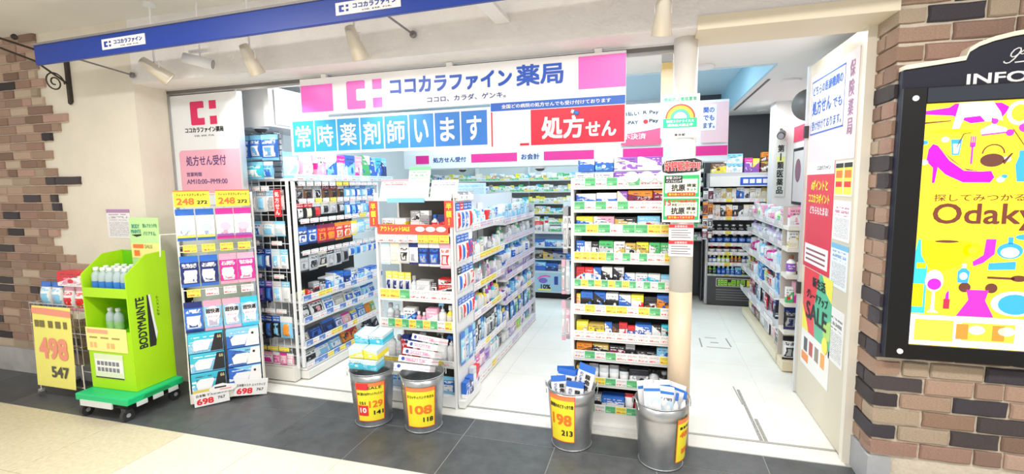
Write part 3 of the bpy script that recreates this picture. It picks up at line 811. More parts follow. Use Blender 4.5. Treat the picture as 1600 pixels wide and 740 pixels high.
shape('yellow_patch', t, [(0, .24), (0, .40), (.10, .30), (.14, .24)], -.0013, YS); shape('yellow_patch', t, [(.36, .655), (.53, .655), (.53, .52), (.44, .56)], -.0013, YS); shape('lime_patch', t, [(.40, .36), (.53, .42), (.53, .3), (.43, .27)], -.0013, mat((.45, .7, .15), .4))
txt('新生活', t, .18, .42, .555, .62, -.003, INK, .03); txt('グレードアップ', t, .08, .47, .465, .525, -.003, INK, .03); txt('SALE', t, .08, .47, .33, .445, -.003, INK, .02)
shape('yellow_seal', t, ellipse(.455, .25, .05, .05), -.0026, YS)
for q in range(4): plate('product_print', t, .06 + .11 * q, .13 + .11 * q, .10, .19, -.0002, mat([(.1, .1, .12), (.5, .1, .1), (.3, .25, .2), (.85, .4, .1)][q], .5), .0006)
plate('orange_print', t, .02, .16, .03, .085, -.0002, mat((.88, .3, .08), .5), .0006)
t, w1, h1 = poster('leaflet_pair', 3.155, 2.90, 1.41, 1.60, 'pair of small yellow and red leaflets high on the door leaf', (.85, .83, .78))
for q in range(2):
    plate('yellow_leaflet', t, .01 + .124 * q, .12 + .124 * q, .01, .18, -.0002, YS, .0006)
    plate('black_strip', t, .01 + .124 * q, .12 + .124 * q, .155, .18, -.001, INK, .0005); plate('red_strip', t, .02 + .124 * q, .11 + .124 * q, .05, .08, -.001, RED, .0005); plate('white_strip', t, .02 + .124 * q, .11 + .124 * q, .1, .14, -.001, ORANGE, .0005)
def sheet(name, y0_, y1_, z0, z1, label, c1, c2, c3):
    o = MB().box(0, y0_ - y1_, 0, .002, 0, z1 - z0).build(name, print_material('sheet'), None, (.9975, y0_, z0), -pi / 2)
    tag(o, label, 'notice'); o['c1'], o['c2'], o['c3'] = c1, c2, c3
    return o
sheet('paper_notice', 3.15, 2.90, 1.165, 1.385, 'white paper notice with a mauve heading on the door leaf', (.86, .86, .88), (.86, .84, .86), (.5, .1, .25))
sheet('paper_notice', 3.15, 2.90, .90, 1.145, 'white and pale blue paper notice in the middle of the door leaf', (.80, .86, .90), (.2, .5, .75), (.1, .3, .6))
sheet('paper_notice', 3.11, 2.90, .47, .78, 'white paper notice of fine print beside the sale poster', (.86, .86, .86), (.84, .84, .84), (.1, .1, .12))
o = MB().box(0, .235, -.002, 0, 0, .215).build('wall_notice', print_material('sheet'), None, (-3.925, 2.604, 1.15), 0)
tag(o, 'white paper notice with a mauve heading on the plaster wall', 'notice'); o['c1'], o['c2'], o['c3'] = (.85, .84, .86), (.45, .25, .45), (.4, .3, .4)

# ================================================================== GOODS
import bmesh
def unit_carton():
    bm = bmesh.new(); bmesh.ops.create_cube(bm, size=1)
    bmesh.ops.translate(bm, verts=bm.verts, vec=(0, 0, .5))
    bmesh.ops.bevel(bm, geom=bm.edges[:], offset=.018, segments=1, affect='EDGES')
    me = bpy.data.meshes.new('carton'); bm.to_mesh(me); bm.free(); return me
def unit_pouch():
    b = MB()
    def th(u, v):
        vv = min(1, max(0, (v - .06) / .80))
        return .04 + .46 * (sin(pi * u) ** .55) * (sin(pi * vv) ** .6 if 0 < vv < 1 else 0)
    b.grid(lambda u, v: (u - .5 + .012 * sin(v * 25), -th(u, v), v), 6, 10)
    b.grid(lambda u, v: (u - .5 + .012 * sin(v * 25), th(u, v), v), 6, 10, flip=True)
    # side seams close the pillow
    n = len(b.v) // 2
    for a, c in ((0, 1), (6, 0)):
        for v in range(10):
            i = a * 11 + v; q = (i, i + 1, n + i + 1, n + i)
            b.f.append(q if c == 0 else q[::-1]); b.m.append(0)
    return b.mesh('pouch', [], True)
def unit_blister():
    b = MB()
    def y(u, v):
        a = max(0, 1 - abs(u - .5) / .34); c = max(0, 1 - abs(v - .38) / .31)
        return .38 - .86 * (min(1, a * 2.2) * min(1, c * 2.6)) ** .8
    b.grid(lambda u, v: (u - .5, y(u, v), v), 8, 10)
    b.box(-.5, .5, .385, .5, 0, 1)
    return b.mesh('blister_pack', [], False)
def unit_bottle():
    return MB().lathe([(.44, 0), (.5, .03), (.5, .56), (.47, .63), (.34, .70), (.2, .75), (.2, .79), (.27, .8), (.27, .97), (.23, 1.0)], 14).mesh('bottle', [], True)
def unit_pump():
    b = MB().lathe([(.44, 0), (.5, .03), (.5, .54), (.42, .62), (.2, .66), (.24, .67), (.24, .74), (.09, .75), (.09, .88), (.2, .89), (.2, .97), (.1, 1.0)], 14)
    b.tube([(0, 0, .95), (-.3, -.05, .95), (-.5, -.08, .88)], .07, 6)
    return b.mesh('pump_bottle', [], True)
def unit_tube():
    b = MB(); n = 12
    for (r, zz, fl) in ((.34, 0, 0), (.34, .17, 0), (.46, .18, 0), (.5, .5, .25), (.5, .8, .7), (.5, .94, .95), (.5, 1, .96)):
        for t_ in range(n):
            a = 2 * pi * t_ / n
            b.v.append((r * cos(a), r * sin(a) * (1 - fl), zz))
    for j in range(6):
        for t_ in range(n):
            a = j * n + t_; c = j * n + (t_ + 1) % n
            b.f.append((a, c, c + n, a + n)); b.m.append(0)
    b.f.append(tuple(range(n - 1, -1, -1))); b.m.append(0); b.f.append(tuple(range(6 * n, 7 * n))); b.m.append(0)
    return b.mesh('tube', [], True)
KIND = {'C': ('carton', unit_carton, 'carton', 'carton'), 'P': ('pouch', unit_pouch, 'bag', 'pouch'), 'L': ('blister_pack', unit_blister, 'blister', 'blister pack'),
        'B': ('bottle', unit_bottle, 'bottle', 'bottle'), 'U': ('pump_bottle', unit_pump, 'bottle', 'pump bottle'), 'T': ('tube', unit_tube, 'bottle', 'tube')}
CATK = {'C': 'carton', 'P': 'pouch', 'L': 'blister pack', 'B': 'bottle', 'U': 'bottle', 'T': 'tube'}
_km = {}
def kmesh(k):
    if k not in _km:
        me = KIND[k][1]()
        me.materials.clear(); me.materials.append(print_material(KIND[k][2])); _km[k] = me
    return _km[k]
ORD = 'zeroth first second third fourth fifth sixth seventh eighth ninth tenth eleventh twelfth thirteenth fourteenth fifteenth sixteenth seventeenth eighteenth nineteenth twentieth'.split()
def nth(i):
    if i < len(ORD): return ORD[i]
    return str(i) + ('th' if 10 < i % 100 < 14 else {1: 'st', 2: 'nd', 3: 'rd'}.get(i % 10, 'th'))
def cname(cols):
    a = PAL[cols[0]][0]; b_ = PAL[cols[1]][0] if len(cols) > 1 else a
    return a if a == b_ else a + '-and-' + b_
def prod(k, cols, loc, rz, dims, label, group, name=None, cat=None):
    o = bpy.data.objects.new(name or KIND[k][0], kmesh(k)); COL.objects.link(o)
    o.location = loc; o.scale = dims
    if isinstance(rz, (int, float)): o.rotation_euler = (0, 0, rz)
    else: o.rotation_euler = rz
    cc = (cols + cols[-1] * 3)[:3] if len(cols) > 2 else (cols + cols)[:2] + cols[0]
    if len(cols) == 2: cc = cols + 'w' if cols[0] != 'w' else cols + cols[1]
    for i in range(3):
        c = PAL[cc[i]][1]; j = random.uniform(.92, 1.06)
        o['c%d' % (i + 1)] = [min(1, q * j) for q in c]
    tag(o, label, cat or CATK[k], group)
    return o
class Unit:
    """a shelf unit: local x runs along its face, local y goes into it, z up"""
    def __init__(s, name, loc, rz, label, cat, short, way='left', group=None):
        s.root = thing(name, loc, rz, label, cat, group); s.loc = loc; s.rz = rz; s.short = short; s.way = way
    def W(s, x, y, z):
        return (s.loc[0] + x * cos(s.rz) - y * sin(s.rz), s.loc[1] + x * sin(s.rz) + y * cos(s.rz), s.loc[2] + z)
    def row(s, spec, x0, x1, z, y=.03, where='', hang=False, name=None, gap=.003, tilt=0, depth=None, jit=.0, fill=True, start=0):
        items = []
        for tok in spec.split():
            rep = 1
            if '*' in tok: tok, rep = tok.split('*')[0], int(tok.split('*')[1])
            p = tok.split('.')
            items += [p] * rep
        tot = sum(float(p[2]) for p in items); n = len(items)
        sc = (x1 - x0 - gap * (n - 1)) / (tot / 1000.0)
        if not fill: sc = min(1.0, sc)
        x = x0; out = []
        for i, p in enumerate(items):
            k, cols, wd, h = p[0], p[1], float(p[2]) / 1000 * sc, float(p[3]) / 1000
            h *= 100 if h < .003 else 10 if h < .03 else 1
            d = depth or {'C': min(.09, max(.025, wd * .7)), 'P': .03, 'L': .025, 'B': wd, 'U': wd, 'T': wd}[k]
            yy = y + d / 2 + random.uniform(0, jit)
            zz = z - h if hang else z + .001 + (d / 2 * sin(abs(tilt)) if tilt else 0)
            nm = f"{cname(cols)} {KIND[k][3]}, {nth(i + 1 + start)} from {s.way} {where} of the {s.short}"
            rr = s.rz + random.uniform(-.02, .02)
            rot = rr if not tilt else (tilt, 0, rr)
            out.append(prod(k, cols, s.W(x + wd / 2, yy, zz), rot, (wd, d, h), nm, 'goods on the ' + s.short, name))
            x += wd + gap
        return out
CARDM = {}
def card_mesh():
    if 'c' not in CARDM:
        me = MB().box(0, 1, 0, 1, 0, 1).mesh('price_card', print_material('card')); CARDM['c'] = me
    return CARDM['c']
def cards(parent, spec, x0, x1, z0, z1, y, gap=.003, slope=0):
    """price cards clipped side by side along a rail; digits set relative widths"""
    n = len(spec); wd = (x1 - x0) / n
    for i, c in enumerate(spec):
        if c == '_': continue
        o = bpy.data.objects.new('price_card', card_mesh()); COL.objects.link(o); o.parent = parent
        o.location = (x0 + i * wd + gap / 2, y - .0015, z0); o.scale = (wd - gap, .0012, z1 - z0)
        base = {'w': (.88, .87, .87), 'y': (.92, .80, .10), 'g': (.12, .55, .22), 'l': (.62, .80, .90), 'b': (.12, .25, .62), 'p': (.9, .7, .72), 'v': (.66, .62, .76)}[c]
        o['c1'] = base
        o['c2'] = {'g': (.6, .85, .6), 'b': (.8, .85, .95)}.get(c, (.85, .10, .10))
def shelf(u, x0, x1, y0, y1, z, rail_h, spec, rail_m=None, m=None, rail_drop=.0, tag_in=.004):
    sh = MB().box(x0, x1, y0, y1, z - .016, z).build('shelf', m or WHITEMET, u.root)
    MB().box(x0, x1, y0 - .006, y0, z - rail_drop - .002, z + rail_h - rail_drop).build('price_rail', rail_m or mat((.80, .82, .84), .25), sh)
    if spec: cards(sh, spec, x0 + .004, x1 - .004, z - rail_drop + tag_in, z + rail_h - rail_drop - tag_in * .6, y0 - .006)
    return sh
def hook(u, x, z, length=.16, y=0.0):
    return MB().tube([(x, y + length, z), (x, y, z), (x, y - .005, z + .008)], .0018, 5).build('hook', CHROME, u.root)

# ------------------------------------------------------------------ rack of medicines beside the pole
pr = Unit('medicine_rack', (-.450, 2.860, 0), 0, 'white rack of medicine cartons with ten priced shelves beside the pole', 'shelf rack', 'pole rack')
WD = .575
DARKP = mat((.05, .048, .046), .6)  # dark board, with the shade between the shelves put into its colour
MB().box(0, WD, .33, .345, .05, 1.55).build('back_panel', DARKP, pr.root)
for x in (-.016, WD):
    MB().box(x, x + .016, .0, .34, .0, 1.535).build('side_panel', WHITEMET, pr.root)
MB().box(0, WD, -.005, .33, 0.012, .10).build('base', mat((.86, .85, .82), .4), pr.root)
MB().box(-.016, .53, -.045, .34, 0.005, .035).build('plinth', mat((.86, .86, .84), .4), pr.root)
rails = [(1.482, .052, 'lglgwgwww'), (1.345, .052, 'gwgwgwwwg'), (1.208, .054, 'gygwggyy'), (1.043, .052, 'yyyygwgwgwwy'), (.883, .046, 'gygygygygwgwgw'), (.725, .050, 'wywyywygw'), (.562, .048, 'wwwwwwwww'), (.436, .050, 'wgwgwwwwy'), (.276, .048, 'gwygwgwgw'), (.100, .048, 'wgwgygwyy')]
for (z, h, sp_) in rails:
    shelf(pr, 0.001, WD - .001, 0, .33, z, h, sp_)
sw = 'shelf'
R = lambda i, spec, z, **k: pr.row(spec, .012, WD - .012, z, where=f'on the {nth(i)} shelf', **k)
pr.row('C.bwl.120.75 C.bw.120.75 C.wv.150.80 C.wv.140.80', .006, .50, 1.484, .04, where='in the lower layer on top', depth=.12)
pr.row('C.bw.110.72 C.bwl.120.80 C.wv.150.80 C.wv.150.80', .02, .50, 1.569, .05, where='in the upper layer on top', depth=.11, gap=.004)
r2 = R(2, 'C.bw.120.92 C.bw.120.96 C.ev.60.105 C.xok.140.108 C.xok.110.108', 1.347)
R(3, 'C.byw.95.92 C.wpb.115.92 C.dk.120.90 C.wlr.120.95 C.wk.60.80', 1.210)
R(4, 'C.wb.48.110 C.ws.40.105 C.wk.40.105 C.sgw.85.110 C.dw.65.108 C.wdk.60.100 C.dyw.70.105 C.wg.62.105 C.wgk.62.105', 1.045)
R(5, 'C.wrb.50.108 C.wrb.50.108 C.wb.45.108 C.ks.65.112 C.ks.65.112 C.bw.62.78 C.cwp.70.78 C.cwp.70.78 C.wl.58.76', .885)
R(6, 'C.oy.24.100 C.kbw.72.115 C.kbw.72.115 C.kwb.72.112 C.bwy.70.105 C.wyr.70.108 C.tk.70.100 C.obk.75.112', .727)
r7 = R(7, 'C.dy.70.90 C.ydk.95.78 C.wb.42.92 C.tk.36.88 C.wr.48.95 C.brw.40.80 C.wb.92.92 C.wk.50.96 C.wck.48.98', .564)
R(8, 'C.tor.80.82 C.kdw.80.80 C.xkw.80.80 C.kG.45.95 C.Gk.100.60 C.bl.60.85', .438)
R(9, 'C.td.52.92 T.hG.42.105 T.hw.42.100 T.hG.42.105 T.hk.40.90 C.Gk.80.100 B.hkw.40.100 B.kGw.40.95', .278)
R(10, 'B.kwk.40.92 C.kG.60.88 C.wbb.90.85 T.wrw.36.110 B.tkr.34.95 C.gw.44.85 C.wg.50.80', .102)
txt('のど', r7[6], -.34, .22, .38, .72, -.52, mat((.02, .1, .45), .4), .02)
for q in (3, 4): txt('アレグラ', r2[q], -.12, .42, .5, .68, -.52, WHITE, .015)
for i, x in enumerate((.335, .42, .51)):
    MB().lathe([(.001, -.004), (.04, -.004), (.042, 0), (.04, .004), (.001, .004)], 24, sy=.75).build('round_tag', WHITE, pr.root, (x, -.014, 1.532), (pi / 2, 0, 0))
# grey-pink packs hung on the side of that rack
side = Unit('side_strip', (-.50, 2.93, 0), 0, 'wire strip on the side of the pole rack, hung with stocking packs', 'hanging strip', 'side strip')
MB().tube([(.024, .06, .45), (.024, .06, 1.45)], .004, 6).build('strip_wire', CHROME, side.root)
for i, z in enumerate((1.36, 1.02, .78)):
    MB().tube([(.024, .06, z + .006), (.0, -.01, z + .006)], .002, 5).build('hook', CHROME, side.root)
side.row('P.wG.34.290 P.wk.30.285', -.03, .03, 1.36, 0, 'at the top', True); side.row('P.Gp.30.22 P.ws.30.220', -.04, .012, 1.03, 0, 'in the middle', True); side.row('P.sp.30.26 P.pG.30.250', -.04, .012, .77, 0, 'at the bottom', True)

# ------------------------------------------------------------------ outlet end of the centre gondola
ce = Unit('outlet_rack', (-1.785, 2.855, 0), 0, 'white end rack with a red sale strip, in the middle of the shop front', 'shelf rack', 'outlet rack')
WC = .535
MB().box(0, WC, .31, .325, .04, 1.42).build('back_panel', mat((.13, .12, .11), .5), ce.root)
for x in (-.014, WC):
    MB().box(x, x + .014, -.004, .02, 0, 1.46).build('post', WHITEMET, ce.root)
    MB().box(x, x + .014, .30, .325, 0, 1.46).build('post', WHITEMET, ce.root)
MB().box(0, WC, 0, .31, 0.012, .085).build('base', WHITEMET, ce.root)
MB().box(-.014, WC + .014, 0, .31, 1.405, 1.42).build('top_shelf', WHITEMET, ce.root)
MB().box(.09, .36, -.012, -.002, 1.395, 1.425).build('blue_label', mat((.25, .6, .85), .4), ce.root)
sh = shelf(ce, 0, WC, 0, .31, 1.19, .0, '')
p = plate('sale_strip', ce.root, .01, .525, 1.185, 1.25, -.008, mat((.85, .10, .07), .4), .003)
txt('アウトレットSALE', p, .03, .25, 1.203, 1.238, -.0125, YEL, .03)
for a in (.325, .40, .475): shape('white_oval', p, ellipse(a, 1.220, .034, .017), -.0112, WHITE)
cards(sh, 'wwwwyyy', 0.005, WC - .005, 1.130, 1.182, -.008)
shelf(ce, 0, WC, 0, .31, .745, .066, 'yygwwww')
shelf(ce, 0, WC, 0, .31, .545, .062, 'wgygygygwy')
ce.row('C.yw.85.95 C.yw.75.95', .02, .20, 1.19, .03, 'on the sale shelf', depth=.1)
ce.row('C.Gwk.65.75 C.wGk.65.75', .225, .36, 1.19, .05, 'on the sale shelf', start=2); ce.row('C.wGk.65.70 C.Gwk.65.70', .225, .36, 1.266, .055, 'in upper layer on sale shelf', start=0)
ce.row('B.wbr.60.12 C.rnw.62.120 C.rnw.50.110', .375, .525, 1.19, .04, 'on the sale shelf', start=4)
ce.row('P.wiw.72.150 P.we.72.145 P.wsk.72.140 P.wnw.66.145 P.nwb.80.155 P.nwb.80.155 P.wpr.78.165', .012, WC - .01, 1.125, .0, 'in the hanging row', True)
for i in range(7): hook(ce, .05 + i * .073, 1.127, .2, .005)
ce.row('L.wyn.42.175 L.wyn.42.175 L.wyn.42.170 L.wyn.42.170 B.hGw.42.150 C.wsw.90.120 L.wk.35.110', .018, .40, .745, .03, 'on the middle shelf')
ce.row('C.wrk.110.46', .415, .525, .745, .04, 'lowest on middle shelf', start=7); ce.row('C.wrk.110.46', .415, .525, .793, .042, 'second layer on middle shelf', start=7); ce.row('C.wrk.105.40', .418, .522, .841, .044, 'topmost on middle shelf', start=7)
ce.row('B.hGs.60.150 B.GhG.50.14 P.bwl.30.09 C.bwl.95.125 B.pwp.40.105 B.pwp.40.10 C.wpl.90.130 U.hlw.58.170 B.ywe.62.155', .015, .525, .545, .03, 'on the lower shelf')
ce.row('U.hGw.60.21 B.hGs.55.17 C.rnw.62.175 C.rnw.62.165 U.hGw.75.200 C.wgr.60.165 U.hGw.75.220 U.wbw.65.190', .015, .525, .30, .03, 'on the bottom shelf')
shelf(ce, 0, WC, 0, .31, .30, .035, 'yywywwyw')
ce.row('P.bwl.120.12 P.wbl.120.12 P.bwl.120.13 P.blw.120.12', .02, .52, .087, .03, 'on the base')
for i, (x, zz) in enumerate(((-.045, 1.235), (.505, 1.235))):
    t = thing('half_price_sign', (-1.785 + x, 2.838, zz), 0, 'red vertical half-price card at the ' + ('left' if i == 0 else 'right') + ' post of the outlet rack', 'sign', 'half-price cards')
    MB().box(0, .062, 0, .003, 0, .17).build('card', mat((.88, .08, .06), .4), t)
    txt('半額!', t, .012, .050, .01, .16, -.001, YEL, .03, vertical=True)
# cards and leaflet box standing on top
def top_card(x, z, w_, h_, tilt, c1, c2, c3, label, y=2.88):
    o = MB().box(0, w_, 0, .003, 0, h_).build('shelf_card', print_material('sheet'), None, (x, y, z), (tilt, 0, 0))
    tag(o, label, 'card'); o['c1'], o['c2'], o['c3'] = c1, c2, c3
W3 = (.88, .88, .87)
top_card(-1.775, 1.422, .21, .135, -.35, W3, (.9, .45, .5), (.75, .1, .15), 'white card with red print standing on the outlet rack, left of three')
top_card(-1.565, 1.422, .155, .215, -.25, W3, (.2, .6, .3), (.1, .45, .2), 'tall white card with green bands standing on the outlet rack')
top_card(-1.40, 1.422, .19, .125, -.35, W3, W3, (.3, .3, .4), 'white card with a small grey picture on the outlet rack')

# ------------------------------------------------------------------ aisle side of the centre gondola
cs = Unit('centre_gondola', (-1.235, 2.885, 0), pi / 2, 'long white gondola of toothpaste and care goods along the middle aisle', 'shelf rack', 'centre gondola', 'front')
LS = 2.21
LIL = mat((.62, .60, .74), .3)
MB().box(.32, LS, .25, .27, .05, 1.42).build('back_panel', mat((.78, .79, .80), .5), cs.root)
MB().box(.32, LS, .0, .25, .012, .075).build('base', mat((.80, .80, .78), .4), cs.root)
for x in (.305, 1.10, LS - .02):
    MB().box(x, x + .022, .20, .245, 0, 1.35).build('post', WHITEMET, cs.root)
far = MB().box(LS, LS + .02, .0, .26, 0, 1.30).build('end_panel', mat((.55, .56, .58), .4), cs.root)
for q in range(22):
    MB().box(LS - .006, LS, .02, .045, .1 + q * .052, .125 + q * .052).build('slot', mat((.25, .25, .26), .5), far)
A = [(1.19, 'wvvww'), (.955, 'wyyyyw'), (.745, 'wyyywv'), (.53, 'wvwyyw'), (.27, 'wwywwww')]
Bz = [(1.165, 'vwvwvw'), (.995, 'vvvvvv'), (.785, 'vvvvvv'), (.66, 'vvwvvv'), (.45, 'vwvwyv'), (.225, 'vvvvvv')]
goodsA = ['B.wlw.40.11 C.wrg.60.110 C.lw.70.12 B.wcw.36.13 C.wl.60.12 B.lwb.40.13 C.iw.60.1 C.wb.50.12', 'C.Gw.80.13 C.wG.70.1 B.wsw.40.12 T.wpw.40.12 B.wlw.44.13 C.ew.60.12 B.wgw.40.13', 'B.wpw.40.14 T.vwp.40.15 T.gwp.40.14 T.wgw.40.14 C.Lw.60.12 T.pw.40.13 B.wcw.40.14 C.wG.60.13', 'T.vww.44.17 B.wvw.44.16 T.mcw.46.180 B.cmw.40.16 C.wy.60.13 B.wkw.44.15 B.ywe.40.15', 'P.wkG.90.190 P.wk.90.185 P.wkG.90.190 P.kw.80.180 P.lbw.70.19 B.wlw.44.17']
goodsB = ['C.lwi.70.15 C.liw.80.160 C.ilw.80.160 C.lw.80.15 C.iwl.70.15', 'T.wgw.40.13 T.gww.40.13 C.wG.50.12 B.hww.40.13 T.wsw.40.13 C.sw.60.12 U.wsh.44.15', 'B.blw.44.17 B.blw.44.17 B.lbw.44.165 B.wlw.44.17 B.wlb.44.16 U.wlw.44.17', 'C.LwG.60.09 C.Lw.60.09 C.vL.60.09 C.wL.60.09 C.LG.60.09', 'B.wpw.40.13 C.vw.50.12 B.wGw.40.15 B.bww.40.15 C.lbw.50.14 B.wbw.44.15 B.lww.40.15', 'P.byw.70.17 C.wbw.50.17 P.bw.70.16 P.lbw.60.17 P.wb.60.16 C.bwl.50.16 P.gw.60.15']
for (z, sp_), gd, i in zip(A, goodsA, range(5)):
    shelf(cs, .32, 1.09, .0, .25, z, .042, sp_)
    gd = ' '.join(a + ('0' if len(a.split('.')[3]) < 3 else '') for a in gd.split())
    cs.row(gd + ' ' + gd, .335, 1.08, z, .02, f'on near-bay {nth(i + 1)} shelf', jit=.03)
for (z, sp_), gd, i in zip(Bz, goodsB, range(6)):
    shelf(cs, 1.115, 2.19, .0, .25, z, .045, sp_, LIL)
    gd = ' '.join(a + ('0' if len(a.split('.')[3]) < 3 else '') for a in gd.split())
    cs.row(gd + ' ' + gd, 1.13, 2.18, z, .02, f'on far-bay {nth(i + 1)} shelf', jit=.03)
bs = MB().box(.32, LS, -.008, 0, .012, .085).build('base_rail', mat((.80, .79, .78), .35), cs.root)
cards(bs, 'wwwywwwwvvwvvvvv', .32, LS - .02, .03, .08, -.009)
cs.row('C.wb.60.150 P.mpw.90.140 P.wvp.80.130 P.Lwv.90.140 C.wlw.70.165 C.wcw.60.165 B.wsw.60.165 P.Gtk.60.150', .335, 1.09, .077, .03, 'on near-bay base')
cs.row('B.wGw.55.120 B.wsw.60.120 C.Lw.70.110 P.mL.60.110 P.ayg.80.110 C.wv.60.115 B.wsw.50.120 P.byg.80.110 C.wL.60.110', 1.13, 2.17, .077, .03, 'on far-bay base')
# toothbrush packs hung on a mesh panel at the side of the outlet rack
tb_ = Unit('toothbrush_panel', (-1.205, 2.885, 0), pi / 2, 'narrow panel of hanging toothbrush packs at the corner of the outlet rack', 'display panel', 'toothbrush panel', 'front')
MB().box(-.02, .295, .024, .027, .03, 1.46).build('mesh_back', mat((.80, .80, .80), .4), tb_.root)
MB().box(-.02, .295, -.02, .024, .012, .06).build('base', mat((.80, .80, .78), .4), tb_.root)
tiers = [(1.462, 'C.wGe.44.060 C.wGs.44.060 C.wGe.44.060', .06), (1.388, 'L.wbr.36.185 L.wrb.36.185 L.wbb.40.185 L.wbr.40.185', .10), (1.175, 'L.wbr.36.190 L.wbb.36.190 L.wbr.40.190 L.bwr.40.170', .10), (.96, 'L.wkb.36.170 L.wbr.36.170 L.wbG.40.170 L.wbr.40.160', .10), (.75, 'L.wbG.34.160 L.wbr.34.160 L.wbb.34.160 L.wb.34.150 L.wbr.34.150', .1), (.52, 'P.lbw.50.230 P.wlb.50.230 P.lbw.50.230 P.blw.40.22', .1)]
for i, (z, gd, _) in enumerate(tiers):
    tb_.row(gd.replace('.060', '.60'), .01, .29, z, .002, f'in the {nth(i + 1)} tier', True, depth=.018)
    if i: 
        for q in range(4): hook(tb_, .045 + q * .068, z + .004, .024, .0)
tb_.row('C.wb.60.110 C.nbw.60.120 C.ws.50.160 C.wrb.60.150', .02, .29, .061, -.016, 'on the base', depth=.035)

# lengthwise top display signs
o = MB().box(0, .75, 0, .004, 0, .10).build('header_card', print_material('sheet'), None, (-1.40, 3.25, 1.421), (0, 0, pi / 2)); tag(o, 'pale blue header card standing on the centre gondola, near bay', 'card')
o['c1'], o['c2'], o['c3'] = (.55, .80, .92), (.62, .84, .94), (.1, .4, .75)

# ------------------------------------------------------------------ insole gondola on the far left
lg = Unit('insole_gondola', (-2.60, 3.03, 0), pi / 2, 'white gondola with a black peg panel of insoles and foot care', 'shelf rack', 'insole gondola', 'front')
LL = 1.15
MB().box(.02, LL, .30, .32, .60, 1.56).build('peg_panel', mat((.02, .02, .022), .55), lg.root)
MB().box(.02, LL, .30, .32, .02, .60).build('back_panel', WHITEMET, lg.root)
for x in (0, LL):
    MB().box(x, x + .02, -.004, .02, .1, 1.56).build('post', WHITEMET, lg.root)
MB().box(.0, LL + .02, -.04, .32, .012, .072).build('base', mat((.80, .79, .75), .4), lg.root)
tp = MB().box(0, LL + .27, -.02, .32, 1.555, 1.575).build('top_shelf', WHITEMET, lg.root)
MB().box(0, LL + .27, -.026, -.02, 1.555, 1.605).build('price_rail', mat((.72, .85, .92), .3), tp); cards(tp, 'll_lwl_lll', .01, LL + .25, 1.56, 1.60, -.027)
lg.row('P.ilw.100.200 P.pLw.100.190 C.pwm.70.200 C.bwl.90.210 C.wml.70.200 C.lbw.90.210 C.mpw.70.210 C.gwb.80.220 C.blw.60.210 C.bcw.60.210 C.nlb.60.21'.replace('.21 ', '.210 ').replace('.60.21', '.60.210').replace('.2100', '.210'), .0, LL + .25, 1.576, .03, 'on the top shelf', depth=.1)
def hangrow(z, gd, i, cardspec, zc, x0=.03, x1=LL - .01, where=None):
    its = lg.row(gd, x0, x1, z, .0, where or f'in the {nth(i)} hanging row', True)
    n = len(its)
    for q in range(n): hook(lg, x0 + (q + .5) * (x1 - x0) / n, z + .004, .28, -.01)
    pc = MB().box(x0, x1, -.016, -.012, zc, zc + .012).build('tag_bar', CHROME, lg.root)
    cards(pc, cardspec, x0, x1, zc - .018, zc + .018, -.018, .014)
hangrow(1.52, 'L.Gtk.60.110 L.tGk.60.110 L.sGk.60.110 L.txk.60.115 L.txk.60.110 L.tsk.50.110 L.lbw.46.112 L.lbw.46.110 L.blw.46.112 L.lbi.46.110 L.wlb.46.112 L.blw.40.110', 1, 'wwwwwyywwwww', 1.535)
hangrow(1.385, 'L.krw.56.130 L.kre.56.130 L.kwr.56.125 L.sek.60.100 L.seG.60.100 L.kGs.56.100 L.lbw.46.130 L.bwl.46.140 L.blw.46.140 L.wbl.46.130 L.lwb.46.130 L.bw.40.13'.replace('.13 ', '.130 ').replace('.40.13', '.40.130').replace('.1300', '.130'), 2, 'wwywywwwwwww', 1.40)
hangrow(1.20, 'P.nbw.60.140 P.bnw.60.140 P.rxo.60.150 P.rxo.60.150 P.roe.60.150 P.roe.60.145 P.wye.50.13 P.wl.60.12 P.lwe.60.12 P.eGl.50.12'.replace('.13 ', '.130 ').replace('.12 ', '.120 ').replace('.50.12', '.50.120').replace('.1200', '.120'), 3, 'wwwwwwwyww', 1.245)
hangrow(.985, 'P.Gks.60.140 P.sGk.60.140 P.Gek.60.130 L.skG.56.150 L.sGk.56.150 L.Gsk.56.140 L.wlb.50.1 L.lwb.50.1 L.wbl.50.1 L.wlb.50.1 L.wb.50.1'.replace('.1 ', '.100 ').replace('.50.1', '.50.100').replace('.10000', '.100'), 4, 'wwwwwwwwwww', 1.0)
BLUET = mat((.80, .82, .86), .3)
for (z, x1, spx, gd, i) in ((.645, LL, 'bwyywbwbwwbwb', 'P.yk.50.90 C.rk.40.070 C.kGr.40.110 C.Gkw.40.110 C.bwl.60.12 C.wbl.70.14 C.nbw.60.12 C.wsb.60.13 C.lbw.60.1 C.wbl.50.1 C.wb.60.1', 1), (.475, LL, 'bwwbwbwbwwbww', 'P.kGw.90.12 P.wrk.90.13 P.wlb.80.12 P.Gwe.90.1 P.ewb.80.12 P.wlb.70.1 P.lbw.70.1 P.wb.60.1', 2), (.285, LL, 'bwbwyybwywwwwww', 'P.Gne.80.09 P.nkb.100.1 P.nbk.100.11 P.bGe.70.11 P.pme.80.1 P.by.60.09 P.blw.90.12 P.o.60.1 P.gy.50.1', 3), (.112, LL, 'wbbybybybbww_w', 'P.wGk.120.1 P.wbl.100.1 P.lbw.100.11 C.ork.70.115 C.ork.70.115 C.wk.80.12 C.knw.70.13 C.kG.60.12', 4)):
    shelf(lg, .005, LL - .005, -.02, .28, z - .02, .045, spx)
    gd = ' '.join('.'.join(a.split('.')[:3] + [(a.split('.')[3] + '00')[:3] if a.split('.')[3][0] == '1' else (a.split('.')[3].lstrip('0') + '0')[:2]]) for a in gd.split())
    lg.row(gd, .02, LL - .02, z - .018, .02, f'on the {nth(i)} low shelf', tilt=-.35 if i > 1 else 0, jit=.02)
